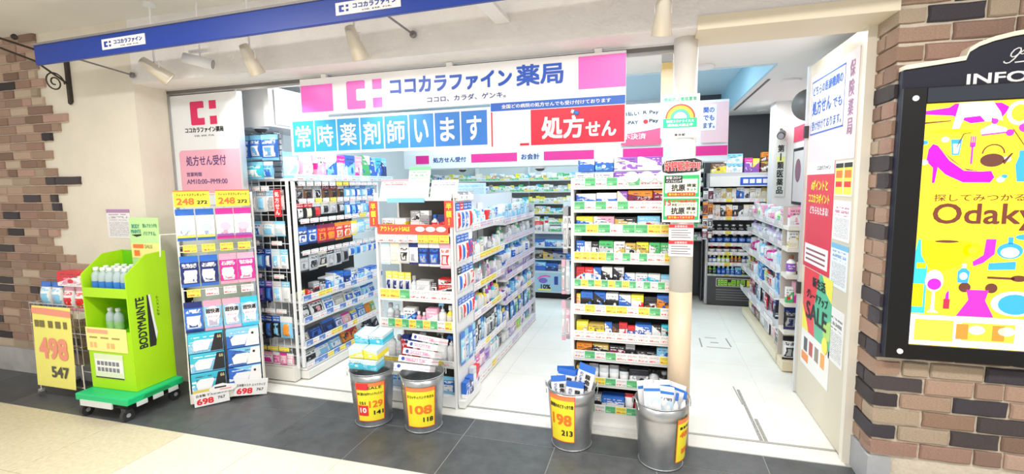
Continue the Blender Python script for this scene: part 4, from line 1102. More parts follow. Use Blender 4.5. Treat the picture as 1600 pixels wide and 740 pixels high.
# wire end of that gondola, facing the front
we = Unit('wire_end_rack', (-3.09, 2.995, 0), 0, 'wire end rack hung with small care packs beside the mask stand', 'shelf rack', 'wire end rack')
WE = .46
for x in (.0, WE): MB().box(x - .008, x + .008, .0, .016, .10, 1.56).build('post', WHITEMET, we.root)
for q in range(7): MB().tube([(0, .012, .2 + q * .22), (WE, .012, .2 + q * .22)], .003, 5).build('wire', WHITEMET, we.root)
for q in range(6): MB().tube([(.06 + q * .068, .016, .15), (.06 + q * .068, .016, 1.56)], .002, 5).build('wire', WHITEMET, we.root)
MB().box(-.02, WE + .0, -.035, .022, .012, .125).build('base', mat((.80, .78, .73), .4), we.root)
for i, (z, gd, cz, spx) in enumerate([(1.49, 'L.wGl.46.165 L.wiG.46.165 L.wGl.46.165 L.wlG.46.160 L.wG.40.15', 1.50, 'wwww_'), (1.255, 'P.bw.60.125 P.wlb.90.120 P.wsl.80.120 P.wls.70.115', 1.09, 'ww_w'), (1.04, 'L.bln.80.150 L.bnl.80.150 L.nb.40.15 L.wil.60.15 L.wl.50.15', .835, 'pp_w'), (.79, 'L.nvb.80.170 L.nbv.80.170 L.nvb.50.16 L.wsl.70.16 L.wls.60.16', .565, 'wwww'), (.515, 'L.kbl.70.180 L.kb.50.17 L.knb.50.18 L.kbl.50.17 L.lwo.80.17', .265, 'yyyy'), (.225, 'P.swp.110.13 P.wpm.110.14 P.pwm.60.13 P.pm.60.13 P.pw.60.13', .12, '____')]):
    gd = ' '.join('.'.join(a.split('.')[:3] + [(a.split('.')[3] + '00')[:3]]) for a in gd.split())
    if i == 5: gd = gd.replace('.130', '.095').replace('.140', '.095').replace('.095', '.95')
    we.row(gd, .01, WE - .02, z, -.03, f'in the {nth(i + 1)} row', True)
    tb = MB().tube([(.01, -.035, cz), (WE - .02, -.035, cz)], .003, 5).build('tag_wire', CHROME, we.root)
    cards(tb, spx, .01, WE - .03, cz - .016, cz + .016, -.04, .012)
t = thing('red_banner', (-2.715, 2.955, 1.29), 0, 'narrow red vertical banner on the post of the insole gondola', 'sign')
MB().box(0, .062, 0, .003, 0, .20).build('sheet', mat((.82, .03, .04), .4), t); txt('処方せん', t, .012, .05, .01, .19, -.001, WHITE, .02, vertical=True)
# slatted wall, white cabinet, camera and the blue packs above
sl = thing('slat_wall', (-3.55, 3.32, 0), 0, 'pale grey slatted wall panel behind the mask stand', 'wall panel')
MB().box(0, .60, .02, .04, 0, 2.0).build('backing', mat((.50, .54, .58), .5), sl)
for q in range(44): MB().box(0, .60, 0, .02, .02 + q * .045, .056 + q * .045).build('slat', mat((.72, .76, .80), .4), sl)
cb = thing('wall_cabinet', (-3.12, 3.02, 1.965), 0, 'white box cabinet high above the slatted wall', 'cabinet')
MB().box(0, .36, 0, .70, 0, .30).build('body', mat((.86, .88, .90), .4), cb, bevel=.004)
MB().box(.365, .372, .05, .66, .02, .28).build('side_door', mat((.80, .83, .86), .4), cb)
dm = thing('dome_camera', (-2.905, 3.08, 1.925), 0, 'white dome camera under the wall cabinet', 'camera')
MB().lathe([(.055, .03), (.058, .04), (.02, .04)], 20).build('mount', WHITE, dm); MB().lathe([(.002, 0), (.025, .004), (.042, .018), (.046, .03)], 20).build('dome', mat((.05, .05, .06), .1), dm, smooth=True)
ub = Unit('blue_pack_hooks', (-3.03, 2.955, 0), 0, 'row of chrome hooks holding blue sponge packs', 'hooks', 'cabinet hooks')
for q in range(4): hook(ub, .06 + q * .10, 1.905, .06, .0)
ub.row('P.blw.90.185 P.blw.80.180 P.blw.120.190', .0, .36, 1.90, .0, 'in the upper row', True, depth=.06); ub.row('P.clw.170.130 P.lwb.70.130', .05, .33, 1.70, -.035, 'in the lower row', True, depth=.07)

# ------------------------------------------------------------------ gondola by the door leaf
rg = Unit('cosmetics_gondola', (1.0, 5.80, 0), -pi / 2, 'cream-based gondola of cosmetics behind the open door leaf', 'shelf rack', 'cosmetics gondola', 'back')
LR = 1.53
MB().box(0, LR - .01, .30, .32, .05, 1.2).build('back_panel', mat((.75, .74, .72), .5), rg.root)
MB().box(0, LR, 0, .32, .012, .095).build('base', mat((.78, .68, .48), .4), rg.root)
RAILC = mat((.62, .62, .63), .25)
for (z, spx, gd, i) in ((1.125, 'w_w_w_ww_w', 'B.wpw.44.150 B.wlp.44.14 C.pwm.60.14 B.wiw.44.15 B.ayg.40.13 C.wp.50.14 B.lww.44.15', 1), (.965, '__w_w__w_w', 'B.Lvw.40.12 B.LGw.40.12 B.Lkw.40.12 T.Lw.40.12 B.GkL.40.13 B.lww.44.14 C.wG.60.13', 2), (.775, 'w__w__ww_w', 'B.LGw.40.12 C.mw.50.12 T.mww.44.14 B.wGw.44.14 P.lwi.60.13 B.lww.44.15 B.ixG.40.14', 3), (.55, '_w__w_w__w', 'P.aew.70.13 P.wrx.70.12 P.wkr.60.13 B.wrw.50.13 C.lw.60.18 C.lbw.70.19 C.blw.80.190', 4), (.315, 'w__w__w_ww', 'P.xrw.80.14 P.rxw.80.15 P.xpG.80.14 P.lwb.70.18 C.knw.60.18 P.wlG.70.19 P.wk.70.19', 5)):
    shelf(rg, 0, LR - .01, -.03 if i > 2 else .02, .30, z, .045, spx, RAILC)
    gd = ' '.join('.'.join(a.split('.')[:3] + [(a.split('.')[3] + '00')[:3]]) for a in gd.split())
    rg.row(gd + ' ' + gd, .02, LR - .03, z, .02, f'on the {nth(i)} shelf', jit=.03)
rg.row('P.yGw.80.140 P.xkG.80.150 P.tkG.80.150 P.wGs.90.190 P.wsG.90.200 P.wsp.90.190 P.wGk.100.200', .05, LR - .05, .097, .03, 'on the base', jit=.02)
rb = MB().box(0, LR, -.006, 0, .03, .095).build('base_rail', mat((.78, .70, .52), .4), rg.root)
re_ = Unit('cosmetics_end_rack', (1.0, 4.235, 0), 0, 'end shelves of the cosmetics gondola facing the shop front', 'shelf rack', 'cosmetics end')
WR = .30
MB().box(0.002, WR, .02, .03, .05, 1.30).build('back_panel', mat((.55, .50, .46), .5), re_.root)
MB().box(0.002, WR, -.15, .02, .012, .09).build('base', mat((.80, .69, .48), .4), re_.root)
for (z, gd, i) in ((1.15, 'C.wpm.50.140 C.pmw.70.155 C.wye.60.150', 1), (.985, 'C.ewd.50.125 C.eyw.50.125 C.ted.50.125 C.kt.44.12', 2), (.775, 'B.wtv.50.150 B.toe.50.170 B.oty.50.160 B.mpw.44.15', 3), (.555, 'C.gwr.30.120 C.mpw.60.160 C.mpw.60.160', 4), (.335, 'P.knG.70.180 P.nkG.70.180 P.kGn.70.175', 5), (.09, 'P.wk.100.190 P.wGk.100.180 C.t.90.200', 6)):
    if i < 6: MB().box(0.002, WR, -.15, .02, z - .03, z).build('shelf', mat((.80, .76, .68), .4), re_.root)
    gd = ' '.join('.'.join(a.split('.')[:3] + [(a.split('.')[3] + '00')[:3]]) for a in gd.split())
    re_.row(gd, .01, WR - .02, z, -.13, f'on the {nth(i)} shelf', depth=.06 if i in (5, 6) else None)

# ------------------------------------------------------------------ drinks fridge
fg = Unit('drinks_fridge', (.66, 6.20, 0), 0, 'black open drinks fridge with a blue banner at the back of the shop', 'fridge', 'drinks fridge')
WF = .78
FB = mat((.05, .05, .055), .35)
MB().box(0, WF, .45, .48, 0.01, 1.60).build('back', mat((.35, .36, .38), .5), fg.root)
for x in (-.03, WF): MB().box(x, x + .03, 0, .48, 0.01, 1.60).build('side_panel', mat((.42, .42, .44), .3, .5), fg.root)
MB().box(0, WF, 0, .45, 1.56, 1.60).build('top', mat((.6, .61, .63), .4), fg.root)
MB().box(0, WF, -.01, .02, 1.44, 1.56).build('banner', mat((.86, .86, .84), .4), fg.root)
p = plate('blue_banner', fg.root, .33, WF - .01, 1.455, 1.545, -.011, mat((.02, .10, .62), .4), .003)
for q in range(5): plate('white_stroke', p, .36 + q * .07, .415 + q * .07, 1.475, 1.525, -.0145, WHITE, .002)
MB().box(0, WF, -.01, .45, 0.01, .36).build('base', FB, fg.root)
p = plate('white_border', fg.root, .10, .56, .238, .338, -.011, WHITE, .002)
plate('black_panel', p, .106, .554, .244, .332, -.0132, INK, .001)
for q, (a, b_, c, d) in enumerate(((.12, .145, .25, .325), (.15, .185, .25, .325), (.19, .225, .252, .322), (.235, .265, .252, .29), (.27, .32, .252, .322), (.33, .36, .252, .322), (.37, .42, .255, .325))):
    plate('green_stroke', p, a, b_, c, d, -.0144, mat((.35, .70, .08), .4), .001)
    plate('black_stroke', p, a + .008, b_ - .006, c + .02, c + .028, -.0156, INK, .001); plate('black_stroke', p, a + .008, b_ - .008, c + .045, c + .052, -.0156, INK, .001)
plate('yellow_stroke', p, .44, .53, .25, .325, -.0144, YEL, .001)
for q in range(5): MB().box(.10, .66, -.014, -.010, .07 + q * .03, .085 + q * .03).build('vent_slat', mat((.16, .16, .17), .4), fg.root)
rowsF = [(1.285, 'C.wek.50.130 C.weG.50.135 C.ewd.50.130 C.edw.50.135 C.wed.40.13 C.bwn.70.140', 1), (1.07, 'C.wew.50.150 C.weo.50.150 C.kwG.50.14 C.oet.60.15 C.kwt.50.14 C.wk.50.14', 2), (.90, 'B.kwk.26.080*6 C.kyt.40.100 C.mow.50.090', 3), (.755, 'B.kwb.28.115*9', 4), (.645, 'B.krw.24.070*5 B.krt.24.070*4', 5), (.515, 'B.bww.36.090 B.bww.36.090 B.ayw.36.095 B.ayw.36.095 B.ayw.36.095 B.oyt.30.090 B.oyt.30.090 B.oyt.30.090', 6), (.365, 'B.agk.50.115 B.gak.50.115 B.bwb.50.115 B.bwb.50.115 B.lib.50.115 B.lib.50.115 C.blw.70.100', 7)]
for (z, gd, i) in rowsF:
    out = []
    for a in gd.split():
        rep = a.split('*')[1] if '*' in a else '1'; q = a.split('*')[0].split('.')
        h = q[3]; h = h[1:] if h[0] == '0' else (h + '00')[:3]
        out.append('.'.join(q[:3] + [h]) + ('*' + rep))
    if i < 7: MB().box(0, WF, .03, .45, z - .014, z).build('shelf', mat((.75, .76, .77), .3), fg.root)
    sh_ = MB().box(0, WF, .022, .03, z - .03, z + .012).build('price_rail', WHITEMET, fg.root); cards(sh_, 'wwyw_wwyw', .01, WF - .01, z - .028, z + .01, .021, .02)
    fg.row(' '.join(out) + ' ' + (' '.join(out) if i in (1, 2, 6, 7) else ''), .01, WF - .02, z + .001, .045, f'on the {nth(i)} shelf')
top = Unit('fridge_top', (.66, 6.20, 1.60), 0, '', '', 'fridge top'); bpy.data.objects.remove(top.root)
top.row('C.yte.200.115 C.wle.220.110', .02, .36, .001, .06, 'in the lower layer', depth=.12); top.row('C.wle.220.110', .16, .36, .112, .065, 'in the upper layer', depth=.1); top.row('C.vme.110.170 C.vym.90.160', .38, .54, .001, .06, 'beside the cream boxes', depth=.1); top.row('C.td.100.120', .56, .68, .001, .06, 'at the end', depth=.1); top.row('C.to.100.110', .565, .67, .122, .065, 'on the brown box', depth=.09)
sn = Unit('snack_strip', (.60, 6.08, 0), 0, 'wire strip of brown snack packs on the side of the drinks fridge', 'hanging strip', 'snack strip')
MB().tube([(.04, .116, .01), (.04, .116, 1.5)], .004, 6).build('strip_wire', CHROME, sn.root)
for i, z in enumerate((1.42, 1.26, 1.10, .94)): MB().tube([(.04, .116, z + .004), (.04, .015, z + .004)], .003, 5).build('hook', CHROME, sn.root); MB().tube([(-.02, .015, z + .004), (.09, .015, z + .004)], .003, 5).build('cross_wire', CHROME, sn.root); sn.row(['P.wkG.60.13 P.kwx.60.14', 'P.tox.60.13 P.otk.60.13', 'P.wok.60.13 P.Gwk.60.13', 'P.xwG.60.12 P.tkw.60.12'][i].replace('.13', '.140').replace('.140.', '.13.').replace('.14 ', '.140 ').replace('.60.14', '.60.140').replace('.60.12', '.60.120').replace('.1400', '.140'), -.02, .09, z, 0, f'in the {nth(i + 1)} tier', True)
# dark shelf of green cartons behind the pole
gs = Unit('dark_shelf', (.30, 6.35, 0), 0, 'dark shelf of green and white cartons between the pole and the fridge', 'shelf rack', 'dark shelf')
MB().box(0, .30, .28, .30, 0.01, 1.75).build('back_panel', mat((.06, .06, .065), .5), gs.root)
for x in (-.015, .30): MB().box(x, x + .015, 0, .30, 0.01, 1.75).build('side_panel', mat((.10, .10, .11), .5), gs.root)
for i, z in enumerate((1.62, 1.45, 1.27, 1.10, .94, .78)):
    shelf(gs, 0, .30, 0, .28, z, .04, 'gwgygw', m=mat((.15, .15, .16), .4)); gs.row(['C.wgG.50.110 B.wkw.40.12 C.gwG.50.12', 'C.gwk.60.1 C.wgk.60.1 C.gw.60.1', 'C.wk.50.1 C.blw.60.11 C.wgk.50.1', 'C.kwg.60.11 C.bw.60.1 C.wgy.50.1', 'C.gw.60.1 C.rwk.70.09 C.gwk.60.1', 'C.wGk.60.1 C.lww.60.1 C.wk.50.1'][i].replace('.12', '.120').replace('.11 ', '.110 ').replace('.110 ', '.110 ').replace('.1 ', '.100 ').replace('.1100', '.110').replace('.09', '.90') .replace('50.1', '50.100').replace('60.1', '60.100').replace('.10010', '.110').replace('.10020', '.120').replace('.10000', '.100').replace('.100000', '.100').replace('.10000', '.100'), .01, .29, z, .02, f'on the {nth(i + 1)} shelf')

# ------------------------------------------------------------------ pharmacy at the back
hd = thing('pharmacy_header', (-2.85, 5.20, 1.70), 0, 'long white header with magenta blocks over the pharmacy counter', 'sign')
MB().box(0, 3.56, 0, .30, 0, .175).build('box', mat((.80, .87, .90), .4), hd, bevel=.004)
MGH = mat((.78, .03, .30), .4)
for (a, b_) in ((-2.689, -2.521), (-1.991, -1.448), (-1.143, -.60), (-.30, .10), (.395, .705)): plate('magenta_block', hd, a + 2.85, b_ + 2.85, .06, .155, -.0003, MGH, .002)
txt('処方せん受付', hd, .383, .796, .070, .130, -.002, NAVY, .02); txt('お会計', hd, 1.45, 1.658, .074, .139, -.002, NAVY, .02)
dm = thing('dome_camera', (-1.215, 5.32, 1.6455), 0, 'white dome camera under the pharmacy header', 'camera')
MB().lathe([(.07, .03), (.075, .055), (.02, .055)], 20).build('mount', WHITE, dm); MB().lathe([(.002, 0), (.03, .004), (.05, .018), (.056, .03)], 20).build('dome', mat((.05, .05, .06), .1), dm, smooth=True)
dm = thing('dome_camera', (-2.15, 5.32, 1.6555), 0, 'small dark dome camera under the pharmacy header near its lettering', 'camera')
MB().lathe([(.05, .03), (.055, .045), (.02, .045)], 20).build('mount', WHITE, dm); MB().lathe([(.002, 0), (.03, .006), (.045, .02), (.046, .03)], 20).build('dome', mat((.05, .05, .06), .1), dm, smooth=True)
pa = thing('payment_sign', (-.32, 5.19, 1.885), 0, 'grey and pink cashless payment placard above the pharmacy header', 'sign')
MB().box(0, .40, 0, .004, 0, .38).build('sheet', mat((.66, .68, .70), .4), pa); shape('pink_panel', pa, [(0, 0), (.40, 0), (.40, .17), (.30, .15), (0, .11)], -.0004, mat((.85, .12, .25), .4))
txt('d払い', pa, .03, .18, .30, .345, -.002, INK, .015); txt('R Pay', pa, .22, .37, .30, .345, -.002, INK, .01); txt('K-PAY', pa, .02, .17, .215, .25, -.002, INK, .01); txt('Pay', pa, .28, .37, .215, .26, -.002, INK, .015); shape('red_mark', pa, ellipse(.245, .235, .024, .022), -.0006, RED)
txt('ホ決済', pa, .02, .25, .06, .12, -.003, WHITE, .015)
po2 = thing('pink_prescription_placard', (.455, 5.19, 1.885), 0, 'pink placard with a white text box above the magenta end of the header', 'sign')
MB().box(0, .25, 0, .004, 0, .39).build('sheet', mat((.86, .62, .68), .4), po2); plate('white_box', po2, .0, .14, .12, .37, -.0004, WHITE, .0008)
txt('関の', po2, .02, .12, .29, .345, -.002, DB, .02); txt('でも', po2, .02, .12, .215, .27, -.002, DB, .02); txt('ます。', po2, .02, .125, .14, .195, -.002, DB, .02)
ph = Unit('dispensary_shelves', (-3.35, 6.70, 0), 0, 'wall of dispensary shelves packed with small medicine boxes at the back', 'shelf rack', 'dispensary shelves')
LP = 2.45
MB().box(0, LP, .26, .29, .0, 1.8).build('back_panel', mat((.55, .58, .58), .5), ph.root)
for x in (0, .8, 1.62, LP): MB().box(x - .01, x + .01, .14, .26, .0, 1.8).build('post', mat((.7, .73, .74), .4), ph.root)
rr = random.Random(3)
for i, z in enumerate((1.565, 1.40, 1.235, 1.09, .94)):
    shelf(ph, 0, LP, 0, .26, z, .028, ''.join(rr.choice('gglwgy') for _ in range(34)), mat((.65, .8, .75), .4))
    cols = ['wg', 'wl', 'we', 'wG', 'gw', 'yw', 'dw', 'sw', 'ew', 'ow', 'wc', 'iw', 'Gw', 'wy', 'bw']
    gd = ' '.join(f"C.{rr.choice(cols if i else cols + ['yw', 'dw'])}.{rr.choice([40, 50, 60, 70])}.{rr.choice([70, 80, 90, 100])}" for _ in range(34))
    ph.row(gd, .01, LP - .01, z, .02, f'on the {nth(i + 1)} shelf', name='medicine_box')
# counter with leaflets and boxes
ct = Unit('service_counter', (-1.50, 6.08, 0), 0, 'pale blue service counter with small boxes seen down the middle aisle', 'counter', 'service counter')
CB = mat((.55, .74, .82), .4)
MB().box(0, .62, .0, .40, .085, .36).build('lower_body', CB, ct.root); MB().box(.02, .60, .02, .38, .0, .085).build('kick_plate', BLACK, ct.root)
MB().box(0, .62, .12, .40, .36, .86).build('rear_body', mat((.20, .28, .40), .5), ct.root); MB().box(-.01, .63, .02, .42, .86, .885).build('worktop', mat((.80, .82, .82), .4), ct.root)
for i, z in enumerate((.372, .53, .69)):
    MB().box(0, .62, .0, .12, z - .012, z).build('shelf', CB, ct.root); ct.row(['C.bln.90.110 C.nbl.90.1 C.wG.60.09 C.lbn.90.11', 'C.kGd.60.11 C.dkG.60.11 C.Gnb.80.1 C.bnl.80.1', 'C.wbl.90.09 C.blw.90.09 C.wlb.90.09 C.lw.80.09'][i].replace('.11 ', '.110 ').replace('.09', '.90').replace('0.1 ', '0.100 ').replace('.90.11', '.90.110').replace('.80.1', '.80.100').replace('.1100', '.110').replace('.10000', '.100'), .01, .61, z, .01, f'on the {nth(i + 1)} tier')
lf = thing('phone_leaflet', (-1.46, 6.07, .105), 0, 'blue and pink leaflet with a ten percent offer on the service counter front', 'poster')
MB().box(0, .34, 0, .004, 0, .235).build('sheet', mat((.35, .60, .78), .4), lf); txt('10%', lf, .07, .20, .03, .09, -.001, INK, .04); plate('phone_print', lf, .25, .30, .09, .2, -.0004, NAVY, .001); shape('pink_arc', lf, [(.02, .16), (.06, .20), (.14, .215), (.20, .20), (.20, .185), (.14, .195), (.07, .18), (.03, .15)], -.0004, PINK); shape('violet_patch', lf, ellipse(.1, .14, .06, .035), -.0004, mat((.2, .15, .6), .4)); plate('yellow_strip', lf, .03, .21, .01, .028, -.0004, YEL, .001)
ct.row('C.wrG.60.130 B.wrw.50.140 C.gww.90.06 C.wsl.60.13 C.wlw.70.120'.replace('.06', '.60').replace('.13 ', '.130 ').replace('.1300', '.130'), .02, .60, .886, .06, 'on the worktop')
cn = thing('register_counter', (.16, 6.02, 0), 0, 'pale blue register counter behind the pole with a white phone placard', 'counter')
MB().box(0, .16, 0, .30, .06, 1.0).build('body', CB, cn); MB().box(.005, .155, .01, .29, 0, .06).build('kick_plate', BLACK, cn); MB().box(-.01, .17, -.01, .31, 1.0, 1.025).build('worktop', WHITEMET, cn); plate('phone_card', cn, .03, .13, .30, .55, -.0003, WHITE, .003); plate('phone_print', cn, .055, .10, .36, .50, -.0035, NAVY, .002)
bc = thing('blue_price_board', (-1.13, 6.30, .95), 0, 'pale paper placard on a stand above the service counter', 'placard')
MB().tube([(.1, .02, -.064), (.1, .02, .30)], .004).build('stand', CHROME, bc); MB().box(0, .22, 0, .004, .10, .32).build('sheet', mat((.80, .86, .90), .4), bc)
for q in range(4): plate('print_line', bc, .03, .19 - .02 * q, .13 + .04 * q, .14 + .04 * q, -.0003, mat((.4, .45, .6), .5), .001)
# right side of the shop: vertical banner, camera, mirror, poster, lamps
vb = thing('medicine_class_banner', (1.285, 5.885, 1.33), 0, 'tall pale banner of black vertical characters on the white column', 'sign')
MB().box(0, .10, 0, .004, 0, .62).build('sheet', mat((.72, .80, .74), .4), vb); plate('yellow_square', vb, .012, .088, .36, .43, -.0003, mat((.8, .85, .3), .4), .001); txt('第1類医薬品', vb, .018, .082, .02, .56, -.002, INK, .025, vertical=True)
cm = thing('bullet_camera', (1.33, 5.82, 1.98), 0, 'dark bullet camera on the white column above the banner', 'camera')
MB().tube([(0, .08, .07), (0, .0, .03)], .014).build('arm', DKMET, cm); MB().tube([(0, .03, .02), (-.03, -.06, -.01)], .04, 16).build('body', DKMET, cm); MB().tube([(-.03, -.06, -.01), (-.034, -.072, -.014)], .03, 16).build('lens', mat((.3, .32, .35), .1), cm)
mr = thing('convex_mirror', (1.235, 4.60, 2.12), 0, 'grey round convex mirror under the shop ceiling by the door leaf', 'mirror')
MB().lathe([(.002, -.025), (.085, -.018), (.125, 0), (.13, .01), (.002, .015)], 24).build('dish', mat((.22, .21, .20), .4), mr, (0, 0, 0), (radians(100), 0, radians(-35)), smooth=True); MB().tube([(0, 0.02, 0), (0, .03, .23)], .01).build('bracket', DKMET, mr)
MB().box(1.445, 1.449, 5.0, 5.9, 1.95, 2.10)
rs = thing('red_wall_band', (1.448, 5.85, 1.90), -pi / 2, 'red band high on the shop side wall beyond the door leaf', 'sign'); MB().box(0, 1.3, -.004, 0, 0, .16).build('band', mat((.70, .04, .12), .4), rs)
wp = thing('framed_poster', (1.448, 5.80, 1.25), -pi / 2, 'black framed poster on the shop side wall under the red band', 'poster'); MB().box(0, .5, -.012, 0, 0, .58).build('frame', BLACK, wp); plate('print', wp, .03, .47, .03, .55, -.0125, mat((.70, .68, .68), .4), .001); shape('printed_shape', wp, ellipse(.2, .35, .1, .12), -.0140, mat((.25, .12, .18), .5))
for i, (x, y) in enumerate(((.35, 3.92), (1.12, 4.70), (1.28, 6.55))):
    dl = thing('downlight', (x, y, 2.335), 0, ['round ceiling downlight just inside the doorway beside the pole', 'round ceiling downlight above the cosmetics gondola', 'round ceiling downlight near the white column'][i], 'downlight', 'shop downlights')
    MB().lathe([(.055, 0), (.075, 0), (.075, .014), (.055, .014)], 24).build('ring', WHITE, dl); MB().lathe([(.001, .004), (.055, .004), (.055, .010), (.001, .010)], 24).build('lamp', mat((1, .97, .92), .3, emit=9.0), dl)
spk = thing('door_sensor', (.04, 3.10, 2.17), 0, 'small grey sensor box with an amber window above the pole rack', 'sensor'); MB().box(0, .07, 0, .06, .04, .13).build('body', mat((.55, .56, .58), .4), spk, bevel=.004); MB().box(.006, .064, -.003, .05, 0, .04).build('window', mat((.80, .62, .25), .3), spk); MB().tube([(.035, .03, .13), (.035, .03, .18)], .012).build('stem', STEEL, spk)
ic = struct(MB().box(.05, .24, 3.75, 3.9, 1.95, 2.35).build('beam_inner', mat((.80, .68, .46), .5)))
# floor markings in the shop
def mark(name, segs, label):
    t_ = thing(name, (segs[0][0], segs[0][1], .0025), 0, label, 'floor marking')
    for (x, y, w_, l_, a) in segs:
        MB().box(-w_ / 2, w_ / 2, -l_ / 2, l_ / 2, 0, .0008).build('tape', mat((.35, .34, .32), .6, var=.4, vscale=60), t_, (x - segs[0][0], y - segs[0][1], 0), a)
mark('tape_line', [(.625, 3.25, .02, .80, .02), (.655, 3.0, .02, .42, .02), (.60, 3.55, .008, .3, .05)], 'worn grey tape line on the white floor inside the doorway')
mark('tape_square', [(.458, 4.69, .012, .26, .0), (.705, 4.74, .012, .25, .05), (.56, 4.85, .012, .10, pi / 2), (.60, 4.57, .012, .20, pi / 2), (.58, 4.71, .02, .07, pi / 2)], 'broken tape rectangle on the white floor before the fridge')
mark('scuff_mark', [(-1.12, 2.86, .012, .10, .9), (-1.05, 2.87, .010, .08, 1.4)], 'short dark scuff on the threshold by the outlet rack')

# ================================================================== FRONT DISPLAYS
# ------------------------------------------------------------------ mask stand (turned towards the viewer)
ms = Unit('mask_stand', (-2.905, 2.61, 0), radians(45), 'white wire stand of hanging face masks with boxes in its base', 'display stand', 'mask stand')
for x in (-.232, .232): MB().tube([(x, .10, .05), (x, .10, 1.48)], .008, 8).build('post', WHITEMET, ms.root)
for z in (.56, .86, 1.07, 1.39, 1.47): MB().tube([(-.232, .10, z), (.232, .10, z)], .004, 6).build('cross_wire', WHITEMET, ms.root)
MB().tube([(-.232, .10, 1.20), (-.33, .10, 1.20), (-.34, .10, 1.05)], .004, 6).build('side_wire', WHITEMET, ms.root)
CREAM = mat((.84, .82, .72), .5)
MB().box(-.225, .225, -.05, .12, .03, .095).build('base', CREAM, ms.root)
for x in (-.228, .222): MB().prism([(-.05, .03), (.12, .03), (.12, .52), (.02, .52), (-.05, .14)], x, x + .006, 'x').build('side_panel', CREAM, ms.root)
MB().box(-.222, .222, .112, .12, .095, .55).build('back_panel', CREAM, ms.root)
for x in (-.19, .19):
    for y in (-.03, .1): MB().box(x - .02, x + .02, y - .015, y + .015, 0, .03).build('foot', BLACK, ms.root)
def mprod(k, cols, x, z, w_, h_, label, name, y=.0, d=.03, hang=True):
    o = prod(k, cols, ms.W(x, y + d / 2, z), ms.rz + random.uniform(-.03, .03), (w_, d, h_), label, 'masks on the mask stand', name, 'mask pack')
    if hang: MB().tube([(x, .10, z + h_ + .004), (x, -.004, z + h_ + .004), (x, -.008, z + h_ + .012)], .002, 5).build('hook', CHROME, ms.root)
    return o
def pieces(o, fn):
    """flat print on a scaled pack: fn(parent) draws in the pack's unit space"""
    fn(o)
MASKW = mat((.88, .89, .92), .4)
def mask_print(o, cx=.0, cz=.38, s=1.0, y=-.52):
    pts = [(cx - .33 * s, cz + .10 * s), (cx - .15 * s, cz + .13 * s), (cx + .05 * s, cz + .16 * s), (cx + .2 * s, cz + .14 * s), (cx + .33 * s, cz + .08 * s), (cx + .28 * s, cz - .08 * s), (cx + .1 * s, cz - .15 * s), (cx - .1 * s, cz - .15 * s), (cx - .28 * s, cz - .08 * s)]
    shape('mask_print', o, pts, y, MASKW, .01)
xs4 = (-.172, -.058, .058, .168)
for i, cols in enumerate(('wbw', 'wbw', 'wmw', 'wmw')):
    o = mprod('P', cols, xs4[i], 1.155, .106, .215, ['blue-topped white mask pack at the outer end', 'blue-topped white mask pack next to the pink ones', 'magenta-topped white mask pack next to the blue ones', 'magenta-topped white mask pack at the inner end'][i] + ' of the top row', 'mask_pack')
    shape('mask_print', o, ellipse(.02, .42, .30, .13), -.5, mat((.62, .72, .85), .4) if i < 2 else mat((.66, .60, .74), .4), .01)
    plate('yellow_band', o, -.48, .48, .10, .17, -.50 + .1, mat((.9, .8, .1), .4) if i < 2 else mat((.35, .1, .45), .4), .02)
for i, cols in enumerate(('nbw', 'nbw', 'mpw', 'mpw')):
    o = mprod('P', cols, xs4[i], .835, .106, .215, ['dark blue mask pack at the outer end', 'dark blue mask pack beside the pink ones', 'pink mask pack beside the dark blue ones', 'pink mask pack at the inner end'][i] + ' of the second row', 'mask_pack')
    mask_print(o); txt('三次元', o, -.34, .34, .62, .76, -.56, WHITE, .02)
for i, cols in enumerate(('bnw', 'lpw', 'lpw', 'lcw')):
    o = mprod('P', cols, xs4[i], .515, .107, .215, ['deep blue mask pack at the outer end of the third row', 'pale blue mask pack next to the deep blue one, third row', 'pale blue mask pack in the third row, second from the inner end', 'pale teal mask pack at the inner end of the third row'][i], 'mask_pack')
    if i == 0: mask_print(o)
    else:
        shape('white_disc', o, ellipse(0, .58, .42, .24), -.52, MASKW, .01); txt('超快適', o, -.38, .38, .58, .74, -.57, INK, .03); txt('プリーツ', o, -.3, .25, .44, .5, -.57, PINK, .02)
for (z, spx) in ((1.10, 'yyyy'), (.79, 'ywww')):
    tb = MB().tube([(-.22, .03, z + .02), (.22, .03, z + .02)], .003, 5).build('tag_wire', CHROME, ms.root)
    cards(tb, spx, -.215, .22, z - .028, z + .026, .026, .03)
for i, x in enumerate((-.225, .015)):
    pc = thing('price_placard', ms.W(x, -.006, 1.385), ms.rz, 'yellow 248 price card above the ' + ('blue-topped' if i == 0 else 'magenta-topped') + ' mask packs', 'price card', 'yellow price cards on the mask stand')
    MB().box(0, .205, 0, .003, 0, .112).build('card', YEL, pc); plate('red_border', pc, 0, .205, .104, .112, -.0002, ORANGE, .0008)
    txt('フィットマスクレギュラー' if i == 0 else 'フィットマスクレディース', pc, .015, .19, .072, .092, -.001, INK, .02); txt('248', pc, .015, .115, .014, .06, -.001, ORANGE, .03); txt('272', pc, .13, .19, .018, .042, -.001, INK, .03)
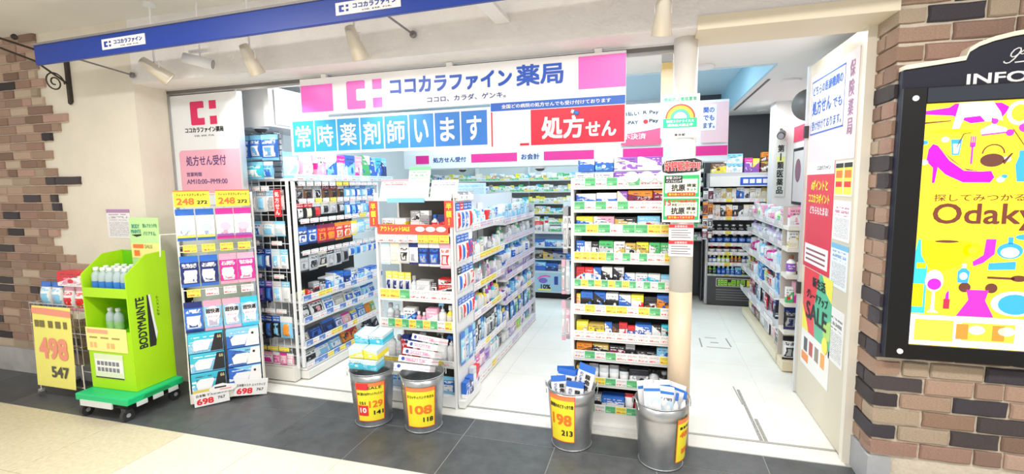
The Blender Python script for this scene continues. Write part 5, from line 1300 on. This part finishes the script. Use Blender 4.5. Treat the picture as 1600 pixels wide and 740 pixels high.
for r_ in range(3):
    for c_ in range(2):
        x = -.112 + c_ * .224; z = .098 + r_ * .138
        o = prod('C', 'lcw' if c_ == 0 else 'blw', ms.W(x + random.uniform(-.002, .002), .02 + random.uniform(-.01, .01), z + .001 * r_), ms.rz + random.uniform(-.025, .025), (.205, .10, .132), ('light blue and black' if c_ == 0 else 'dark blue and white') + ' mask box, ' + ['bottom', 'middle', 'top'][r_] + ' of its stack in the stand base', 'mask boxes in the stand', 'mask_box', 'mask box')
        if c_ == 0: shape('black_panel', o, [(.12, .04), (.49, .04), (.49, .96), (.28, .96)], -.503, INK, .006); txt('66', o, .34, .46, .7, .88, -.513, mat((.7, .6, .3), .4), .02)
        else: shape('white_panel', o, [(.05, .04), (.49, .04), (.49, .96), (.22, .96)], -.503, WHITE, .006); shape('dark_logo', o, ellipse(.3, .72, .04, .07), -.511, INK, .004)
        shape('mask_print', o, [(-.34, .15), (-.05 + .1, .15), (.16, .62), (.12, .70), (-.25, .70), (-.38, .5)], -.512, MASKW, .006)
for i, (x, a, lab) in enumerate(((-.205, .03, 'white 698 price card hung low at the corner of the mask stand'), (.03, -.14, 'white 698 price card tilted on the inner side of the mask stand'))):
    pc = thing('price_placard', ms.W(x, -.062, .005 + .03 * i), (0, -a, ms.rz), lab, 'price card')
    MB().box(0, .21, 0, .003, 0, .118).build('card', WHITE, pc)
    plate('gold_band', pc, 0, .21, .10, .118, -.0002, mat((.75, .6, .1), .4), .0008) if i == 0 else None
    txt('日本製 マスク ふつう' if i == 0 else '日本製マスク ふつうサイズ', pc, .015, .195, .066, .086, -.001, INK, .015); txt('698', pc, .015, .115, .012, .055, -.001, RED, .035); txt('767', pc, .14, .185, .03, .05, -.001, INK, .015)
cl = thing('cloud_card', ms.W(-.03, -.068, .088), ms.rz, 'white cloud-shaped card between the two 698 price cards', 'card')
shape('card', cl, [(-.07, 0), (.06, 0), (.085, .02), (.07, .045), (.03, .05), (.0, .062), (-.05, .055), (-.085, .03)], 0, WHITE, .002); plate('print_mark', cl, -.05, .02, .032, .042, -.0022, INK, .0008); plate('print_mark', cl, -.02, .05, .016, .024, -.0022, mat((.85, .4, .4), .5), .0008)

# ------------------------------------------------------------------ green drinks stand on its dolly
LG = mat((.42, .76, .005), .45); LGI = mat((.16, .58, .01), .45); LGC = mat((.55, .85, .35), .4)
gsd = thing('drink_stand', (-3.68, 2.24, .165), radians(1.5), 'lime green cardboard drinks stand with two shelves on a green dolly', 'display stand')
prof = [(0, 0), (.285, 0), (.285, .915), (.145, .905), (0, .785)]
for x in (0, .385): MB().prism(prof, x, x + .01, 'x').build('side_panel', LG, gsd)
MB().box(.01, .385, .275, .285, 0, .912).build('back_panel', LGI, gsd)
MB().box(.01, .385, 0, .275, .655, .665).build('upper_shelf', LGI, gsd); MB().box(.01, .385, -.002, .008, .632, .695).build('upper_lip', LG, gsd)
MB().box(.01, .385, 0, .275, .37, .38).build('lower_shelf', LGI, gsd); MB().box(.01, .385, -.002, .008, 0.0, .405).build('front_panel', LG, gsd)
pc = plate('price_banner', gsd, .0, .36, .262, .425, -.004, mat((.95, .86, .30), .45), .003)
plate('red_strip', pc, .015, .20, .385, .412, -.0072, mat((.92, .42, .25), .45), .0008); [plate('print_mark', pc, a, b_, .285, .322, -.0072, mat((.93, .5, .2), .5), .0008) for a, b_ in ((.03, .055), (.065, .09), (.18, .205), (.215, .25))]
for q in range(3): plate('print_line', pc, .03 + .1 * q, .10 + .1 * q, .35, .362, -.0072, mat((.4, .35, .1), .5), .0006)
pb = plate('white_leaflet', gsd, .05, .305, .075, .245, -.004, mat((.74, .84, .60), .45), .002)
plate('white_box', pb, .06, .295, .115, .205, -.0062, WHITE, .0006); [plate('print_mark', pb, .075 + q * .034, .10 + q * .034, zz, zz + .028, -.0072, mat((.2, .22, .25), .5), .0008) for q in range(6) for zz in (.122, .165)]; plate('dark_strip', pb, .05, .305, .075, .083, -.0062, INK, .0006)
# side lettering, drawn on a holder turned to face the side
def on_side(body, y0, y1, z0, z1, m, b_):
    o = txt(body, gsd, 0, z1 - z0, 0, y1 - y0, 0, m, b_)
    o.matrix_local = Matrix.Translation((.3957, y1, z0)) @ Matrix.Rotation(pi / 2, 4, 'Z') @ Matrix.Rotation(-pi / 2, 4, 'Y')
    return o
on_side('BODYMAINTE', .045, .105, .275, .625, INK, .03); on_side('ボディメンテ', .185, .205, .47, .61, INK, .01)
MB().prism([(.115, .27), (.125, .63), (.135, .63), (.150, .45), (.175, .36), (.16, .27)], .3952, .3958, 'x').build('black_swoosh', INK, gsd)
MB().prism([(.135, .63), (.150, .63), (.165, .45), (.178, .36), (.165, .31), (.158, .38), (.145, .5)], .3956, .3962, 'x').build('white_swoosh', WHITE, gsd)
hc = MB().box(.12, .385, .262, .268, .80, 1.145).build('header_card', LGC, gsd); txt('飲んでカラダを', hc, .245, .375, 1.075, 1.105, .2605, mat((.05, .3, .2), .5), .01); txt('バリアする。', hc, .245, .36, 1.02, 1.05, .2605, mat((.05, .3, .2), .5), .01); txt('BODY', hc, .145, .215, 1.07, 1.10, .2605, mat((.05, .35, .3), .5), .02); txt('MAINTE', hc, .135, .225, 1.035, 1.062, .2605, mat((.05, .35, .3), .5), .02); shape('swoosh', hc, [(.135, 1.025), (.225, 1.03), (.225, 1.02), (.18, 1.01)], .2612, INK)
yc = plate('sale_card', hc, .125, .385, .86, .965, .2605, mat((.93, .84, .30), .45), .002); txt('SALE', yc, .25, .32, .93, .955, .2575, mat((.3, .4, .1), .5), .02); plate('orange_print', yc, .145, .24, .93, .958, .2575, ORANGE, .0006); plate('orange_print', yc, .15, .20, .875, .915, .2575, ORANGE, .0006)
def drink(x, y, z, label, green=False, h=.155):
    t_ = thing('drink_bottle', (-3.68 + x, 2.24 + y, z), random.uniform(-1, 1), label, 'bottle', 'bottles on the lime green stand')
    r_ = .029
    MB().lathe([(r_ * .85, 0), (r_, .006), (r_, .095), (r_ * .85, .112), (.013, .128), (.013, .134)], 16).build('bottle_body', mat((.62, .76, .78), .08, 0, 0, .5, .62), t_, smooth=True)
    MB().lathe([(r_ + .0006, .012), (r_ + .0006, .062)], 16, cap=False).build('label_sleeve', mat((.03, .20, .62), .35) if not green else mat((.35, .62, .25), .35), t_, smooth=True)
    MB().lathe([(.015, .134), (.016, .137), (.016, .152), (.013, .155)], 12).build('cap', mat((.84, .88, .88), .4), t_)
n = 0
for r_ in range(3):
    for c_ in range(5):
        n += 1
        drink(.05 + c_ * .068 + random.uniform(-.004, .004), .062 + r_ * .070, .8345, f"blue-labelled clear bottle, {nth(c_ + 1)} from left in the {['front', 'middle', 'rear'][r_]} row of the green stand")
for c_ in range(2): drink(.09 + c_ * .075, .10, .5465, f"clear bottle with a green label on the lower shelf, {['left', 'right'][c_]} of two", True)
dl = thing('dolly', (-3.69, 2.135, 0), radians(1), 'bright green plastic dolly with black wheels under the drinks stand', 'dolly')
GD = mat((.01, .56, .20), .4)
MB().box(0, .46, 0, .40, .115, .163).build('deck', GD, dl, bevel=.008)
MB().box(.05, .33, -.006, .004, .085, .125).build('label_plate', mat((.70, .74, .74), .4), dl); MB().box(.02, .44, .02, .38, .085, .115).build('underframe', BLACK, dl)
for q in range(3): MB().box(.458, .465, .06 + q * .11, .13 + q * .11, .09, .118).build('side_plate', mat((.70, .74, .74), .4), dl)
MB().prism([(.10, .128), (.30, .128), (.28, .148), (.12, .148)], .4605, .4625, 'x').build('hand_grip', mat((.008, .35, .10), .5), dl)
for (x, y) in ((.05, .03), (.41, .03), (.05, .36), (.41, .36)):
    w_ = MB().tube([(x - .012, y, .04), (x + .012, y, .04)], .04, 18).build('wheel', mat((.03, .03, .032), .5), dl); MB().tube([(x - .014, y, .04), (x + .014, y, .04)], .014, 12).build('hub', STEEL, w_); MB().box(x - .02, x + .02, y - .022, y + .022, .06, .09).build('caster_fork', DKMET, w_)

# ------------------------------------------------------------------ wire basket with the 498 sign
wb = thing('wire_basket', (-4.36, 2.31, 0), 0, 'wire basket cart with a yellow 498 sign beside the green stand', 'basket')
def frame_loop(z, x0=0, x1=.50, y0=0, y1=.23, r_=.004): return MB().tube([(x0, y0, z), (x1, y0, z), (x1, y1, z), (x0, y1, z)], r_, 6, closed=True)
for z in (.70, .55, .40, .27): frame_loop(z, r_=.0035).build('basket_wire', CHROME, wb)
for i in range(11):
    for y in (0, .23): MB().tube([(i * .05, y, .27), (i * .05, y, .70)], .002, 5).build('basket_wire', CHROME, wb)
for i in range(1, 5):
    for x in (0, .5): MB().tube([(x, i * .046, .27), (x, i * .046, .70)], .002, 5).build('basket_wire', CHROME, wb)
MB().box(.0, .5, .0, .23, .268, .272).build('basket_floor', CHROME, wb)
frame_loop(.10, .02, .48, .0, .23, .006).build('lower_frame', CHROME, wb)
for (x, y) in ((.02, 0), (.48, 0), (.02, .23), (.48, .23)):
    MB().tube([(x, y, .04), (x, y, .27)], .006, 6).build('leg', CHROME, wb); c_ = MB().tube([(x - .01, y, .022), (x + .01, y, .022)], .022, 14).build('caster', mat((.12, .12, .12), .5), wb); MB().box(x - .014, x + .014, y - .014, y + .014, .03, .05).build('caster_fork', STEEL, c_)
sg = thing('price_banner', (-4.30, 2.290, .09), 0, 'large yellow 498 price banner hung on the wire basket', 'price sign')
MB().grid(lambda u, v: (u * .40 + .03 * (1 - v) * -1, .002 * sin(v * 5) * u - .004 * (1 - v), v * .60), 6, 8).build('sheet', mat((.95, .90, .22), .5), sg, smooth=True)
RD = mat((.92, .34, .24), .5)
shape('red_band', sg, [(-.0, .545), (.40, .53), (.40, .575), (.15, .585), (-.0, .585)], -.004, RD); [plate('print_mark', sg, a, b_, .445, .495, -.0045, mat((.22, .18, .06), .5), .001) for a, b_ in ((.02, .06), (.07, .12), (.16, .205), (.235, .285), (.315, .35))]; txt('498', sg, .035, .33, .21, .37, -.0055, RD, .035); txt('547', sg, .14, .32, .075, .16, -.0060, mat((.10, .10, .08), .5), .03)
def bpack(x, y, z, cols, label, w_=.105, h_=.185, d=.08, k='P'): prod(k, cols, (x, y, z), 0, (w_, d, h_), label, 'packs in the wire basket', 'refill_pack' if k == 'P' else 'carton', 'pack')
for i, (x, cols, lab) in enumerate(((-4.29, 'wbl', 'blue-and-white pack standing at the outer end of the wire basket'), (-4.17, 'wbl', 'blue-and-white pack standing second in the wire basket'), (-4.05, 'wpr', 'white-and-pink pack standing third in the wire basket'), (-3.93, 'wpr', 'white-and-pink pack in the wire basket next to the green stand'))):
    bpack(x, 2.39, .66 if i < 2 else .64, cols, lab)
    MB
bpack(-3.985, 2.40, .828, 'wrp', 'white carton with a red end lying across the pink packs', .24, .105, .10, 'C')
MB().box(.02, .48, .02, .21, .60, .636).build('basket_insert', mat((.75, .72, .65), .6), wb)

# ------------------------------------------------------------------ galvanised bins
GALV = None
def galv():
    mt, t_, b = new_mat('galvanised'); k = NT(t_); co = k.coord('Object')
    n1 = k.noise(co, 9, 4, .6)
    k.put(b.inputs['Base Color'], k.mix(n1, (.26, .28, .30), (.60, .62, .64)))
    b.inputs['Metallic'].default_value = .85
    k.put(b.inputs['Roughness'], k.m('MULTIPLY_ADD', n1, .25, .22))
    return mt
GALV = galv()
def bin_(x, y, label, seed):
    t_ = thing('metal_bin', (x, y, 0), seed, label, 'bin', 'galvanised bins at the shop front')
    H = .345; r0, r1 = .113, .136
    R_ = lambda z: r0 + (r1 - r0) * z / H
    prof = [(r0, 0), (r0 + .002, .004), (r0 - .001, .014), (R_(.05), .05)] + [(R_(z) + (.0025 if i % 2 == 0 else 0), z) for i, z in enumerate((.265, .272, .279, .29))] + [(R_(H), H)] + [(R_(H) - .004, H), (R_(.29) - .004, .29), (R_(.05) - .004, .05), (.001, .03)]
    MB().lathe([(.001, 0)] + prof, 36, cap=False).build('body', GALV, t_, smooth=True)
    MB().tube([((r1 + .002) * cos(2 * pi * i / 32), (r1 + .002) * sin(2 * pi * i / 32), H) for i in range(32)], .0035, 6, closed=True).build('rim', GALV, t_, smooth=True)
    MB().tube([((r0 + .002) * cos(2 * pi * i / 32), (r0 + .002) * sin(2 * pi * i / 32), .005) for i in range(32)], .0035, 6, closed=True).build('foot_ring', GALV, t_, smooth=True)
    MB().tube([(.008 * 0 + .0, r1 * cos(a) * 0, 0) if False else (-r1 - .006 - .008 * sin(a), .045 * cos(a), H - .03 + .05 * sin(a)) for a in [pi * i / 12 for i in range(13)]], .003, 6).build('handle', CHROME, t_)
    MB().tube([(r1 + .006 + .008 * sin(a), .045 * cos(a), H - .03 + .05 * sin(a)) for a in [pi * i / 12 for i in range(13)]], .003, 6).build('handle', CHROME, t_)
    return t_
def bin_card(bn, x, y, face, z0, z1, wd, label, draw, c=(.96, .84, .04)):
    """price card curved round the bin; face = direction it looks to"""
    Rz = .137
    t_ = thing('price_card', (x, y, 0), face, label, 'price card', 'price cards on the bins')
    a = wd / Rz / 2
    def pt(u, v, e): 
        rr_ = .1155 + (.0225) * ((z0 + (z1 - z0) * v) / .345) + .006 + e
        return (rr_ * sin(-a + 2 * a * u), -rr_ * cos(-a + 2 * a * u), z0 + (z1 - z0) * v)
    m_ = MB().grid(lambda u, v: pt(u, v, 0), 10, 4); m_.build('sheet', mat(c, .45), t_, smooth=True)
    RB = mat((.90, .12, .05), .45)
    for (u0, u1, v0, v1) in ((0, 1, .985, 1), (0, 1, 0, .018), (0, .03, 0, 1), (.97, 1, 0, 1), (.03, .97, .90, .985)):
        MB().grid(lambda u, v: pt(u0 + (u1 - u0) * u, v0 + (v1 - v0) * v, .0008), 8, 1).build('red_border', RB if v0 != .90 else mat((.92, .26, .08), .45), t_, smooth=True)
    def put(body, x0, x1, za, zb, m, bold=.03):
        V, F = text_mesh(body, bold)
        me = bpy.data.meshes.new('lettering'); me.from_pydata([pt(x0 + p * (x1 - x0), za + q * (zb - za), .0014 + .00025 * l_) for p, q, l_ in V], [], F); me.materials.append(m)
        o = bpy.data.objects.new('lettering', me); COL.objects.link(o); o.parent = t_
    def patch(u0, u1, v0, v1, m, nm='red_square'):
        MB().grid(lambda u, v: pt(u0 + (u1 - u0) * u, v0 + (v1 - v0) * v, .001), 6, 1).build(nm, m, t_, smooth=True)
    draw(put, patch)
    return t_
B1, B2, B3, B4 = (-1.717, 2.605), (-1.366, 2.618), (-.432, 2.654), (.064, 2.59)
b1 = bin_(*B1, 'galvanised metal bin of cyan tissue packs, farthest from the pole', .3)
b2 = bin_(*B2, 'galvanised metal bin of white paper towels', .9)
b3 = bin_(*B3, 'galvanised metal bin of blue and white throat sweets', .2)
b4 = bin_(*B4, 'galvanised metal bin of white cosmetic packs beside the pole', .4)
OR = mat((.92, .22, .03), .45)
def d1_(put, patch):
    patch(.03, .45, .82, .985, mat((.85, .03, .04), .45), 'red_ribbon'); put('SALE', .42, .88, .835, .905, INK, .01); put('水に流せるポケットティシュー', .05, .95, .68, .76, INK); put('151', .12, .33, .44, .52, INK); put('129', .45, .92, .36, .54, OR); patch(.05, .42, .15, .42, RED); put('10', .12, .35, .23, .36, WHITE); put('141', .6, .95, .17, .28, INK)
def d2_(put, patch): put('スコッティハンドタオル', .06, .94, .73, .81, INK); put('108', .12, .88, .34, .56, OR); put('118', .58, .92, .14, .26, INK)
def d3_(put, patch): put('龍角散ののどすっきり飴', .06, .94, .73, .82, INK); put('198', .12, .88, .36, .60, OR); put('213', .5, .92, .14, .26, INK)
def d4_(put, patch): [patch(.14 + .2 * q, .28 + .2 * q, .76, .82, INK, 'print_mark') for q in range(4)]; put('400', .14, .86, .56, .70, OR); patch(.3, .8, .18, .30, OR, 'print_mark')
bin_card(b1, *B1, radians(26), .045, .30, .185, 'yellow 129 price card on the tissue bin', d1_)
bin_card(b2, *B2, radians(20), .045, .30, .19, 'yellow 108 price card on the paper towel bin', d2_)
bin_card(b3, *B3, radians(-16), .06, .335, .16, 'yellow 198 price card on the throat sweet bin', d3_)
bin_card(b4, *B4, radians(62), .05, .29, .13, 'yellow price card on the side of the bin by the pole', d4_)
# contents
def inbin(k, cols, B_, x, y, z, rot, dims, label, name, cat):
    return prod(k, cols, (B_[0] + x, B_[1] + y, z), rot, dims, label, 'goods in the ' + cat + ' bin', name, cat)
lab1 = ['on the base of the pile, outer side', 'on the base of the pile, inner side', 'with a yellow end, front outer', 'with a yellow end, front inner', 'on top at the back, outer', 'on top at the back, inner']
pos1 = [(-.055, -.045, .372, .05), (.052, -.05, .372, -.05), (-.053, -.02, .444, .03), (.055, -.02, .444, -.03), (-.053, .045, .514, .03), (.055, .05, .514, -.03)]
for i, (x, y, z, a) in enumerate(pos1):
    inbin('C', 'cil' if i < 2 or i > 3 else 'yie', B1, x, y, z, (radians(8), 0, a), (.10, .13 if i > 1 else .09, .062), 'cyan tissue bundle ' + lab1[i], 'tissue_bundle', 'tissue pack')
for i in range(5):
    o = inbin('C', 'wwp', B2, -.012 + .014 * i - .01, -.055 + .026 * i, .375 + .037 * i, (radians(-22), radians(4), radians(8 - 3 * i)), (.225 - .008 * i, .13, .036), 'white paper towel pack with pink print, ' + ['lowest', 'second', 'third', 'fourth', 'topmost'][i] + ' in its bin', 'towel_pack', 'paper towel')
    if i: txt('SCOTTIE', o, -.25, .3, .25, .72, -.512, mat((.80, .25, .45), .5), .02)
    shape('blue_dot', o, ellipse(-.36, .5, .05, .3), -.512, NAVY, .006)
for i, (x, y, z, rx, ry, rz_, w_) in enumerate(((-.055, -.062, .245, -6, -3, .25, .085), (.025, -.080, .225, -6, 2, -.05, .10), (-.045, -.015, .27, -4, 8, .1, .10), (.035, .022, .26, -3, -8, -.1, .10), (.060, -.030, .285, -6, 10, -.3, .10), (-.05, .055, .26, -3, 3, .3, .10))):
    o = inbin('P', 'wbw', B3, x, y, z, (radians(rx), radians(ry), rz_), (w_, .025, .17 if i != 4 else .20), 'white throat sweet bag with blue edge, ' + ['front outer side', 'front middle', 'behind the front outer bag', 'in the middle', 'tallest, leaning inward', 'at the back'][i] + ' of its bin', 'sweet_bag', 'sweets')
    txt('龍角散', o, .02, .34, .28, .76, -.56, INK, .03, vertical=True); txt('のどすっきり', o, -.32, -.12, .22, .78, -.56, NAVY, .02, vertical=True)
for i, (x, y, z, rx, ry, rz_) in enumerate(((-.066, -.018, .24, -4, -5, .3), (-.040, -.066, .25, -6, -3, .1), (.012, -.045, .24, -5, 3, .0), (.015, .01, .26, -4, -4, .1), (.05, .04, .25, -4, 12, -.2), (-.05, .03, .25, -4, -10, .1))):
    o = inbin('C', 'wwi', B4, x, y, z, (radians(rx), radians(ry), rz_), (.085, .012, .205 - .008 * i), 'flat white and blue pack, ' + ['outermost', 'second', 'third', 'fourth', 'innermost', 'rear'][i] + ' in the bin by the pole', 'flat_pack', 'flat pack')
    plate('blue_band', o, -.49, .49, .80, .88, -.52, mat((.03, .2, .65), .4), .02); plate('blue_band', o, -.49, .49, .08, .14, -.52, mat((.03, .2, .65), .4), .02)
for i, (x, y) in enumerate(((.058, -.070), (.088, -.040))):
    inbin('B', 'wbw', B4, x, y, .21, (radians(-6), radians(6 + 4 * i), 0), (.03, .03, .20), 'white bottle with a blue cap in the bin by the pole, ' + ['nearer the flat packs', 'nearest the rim'][i], 'capped_bottle', 'capped bottle')
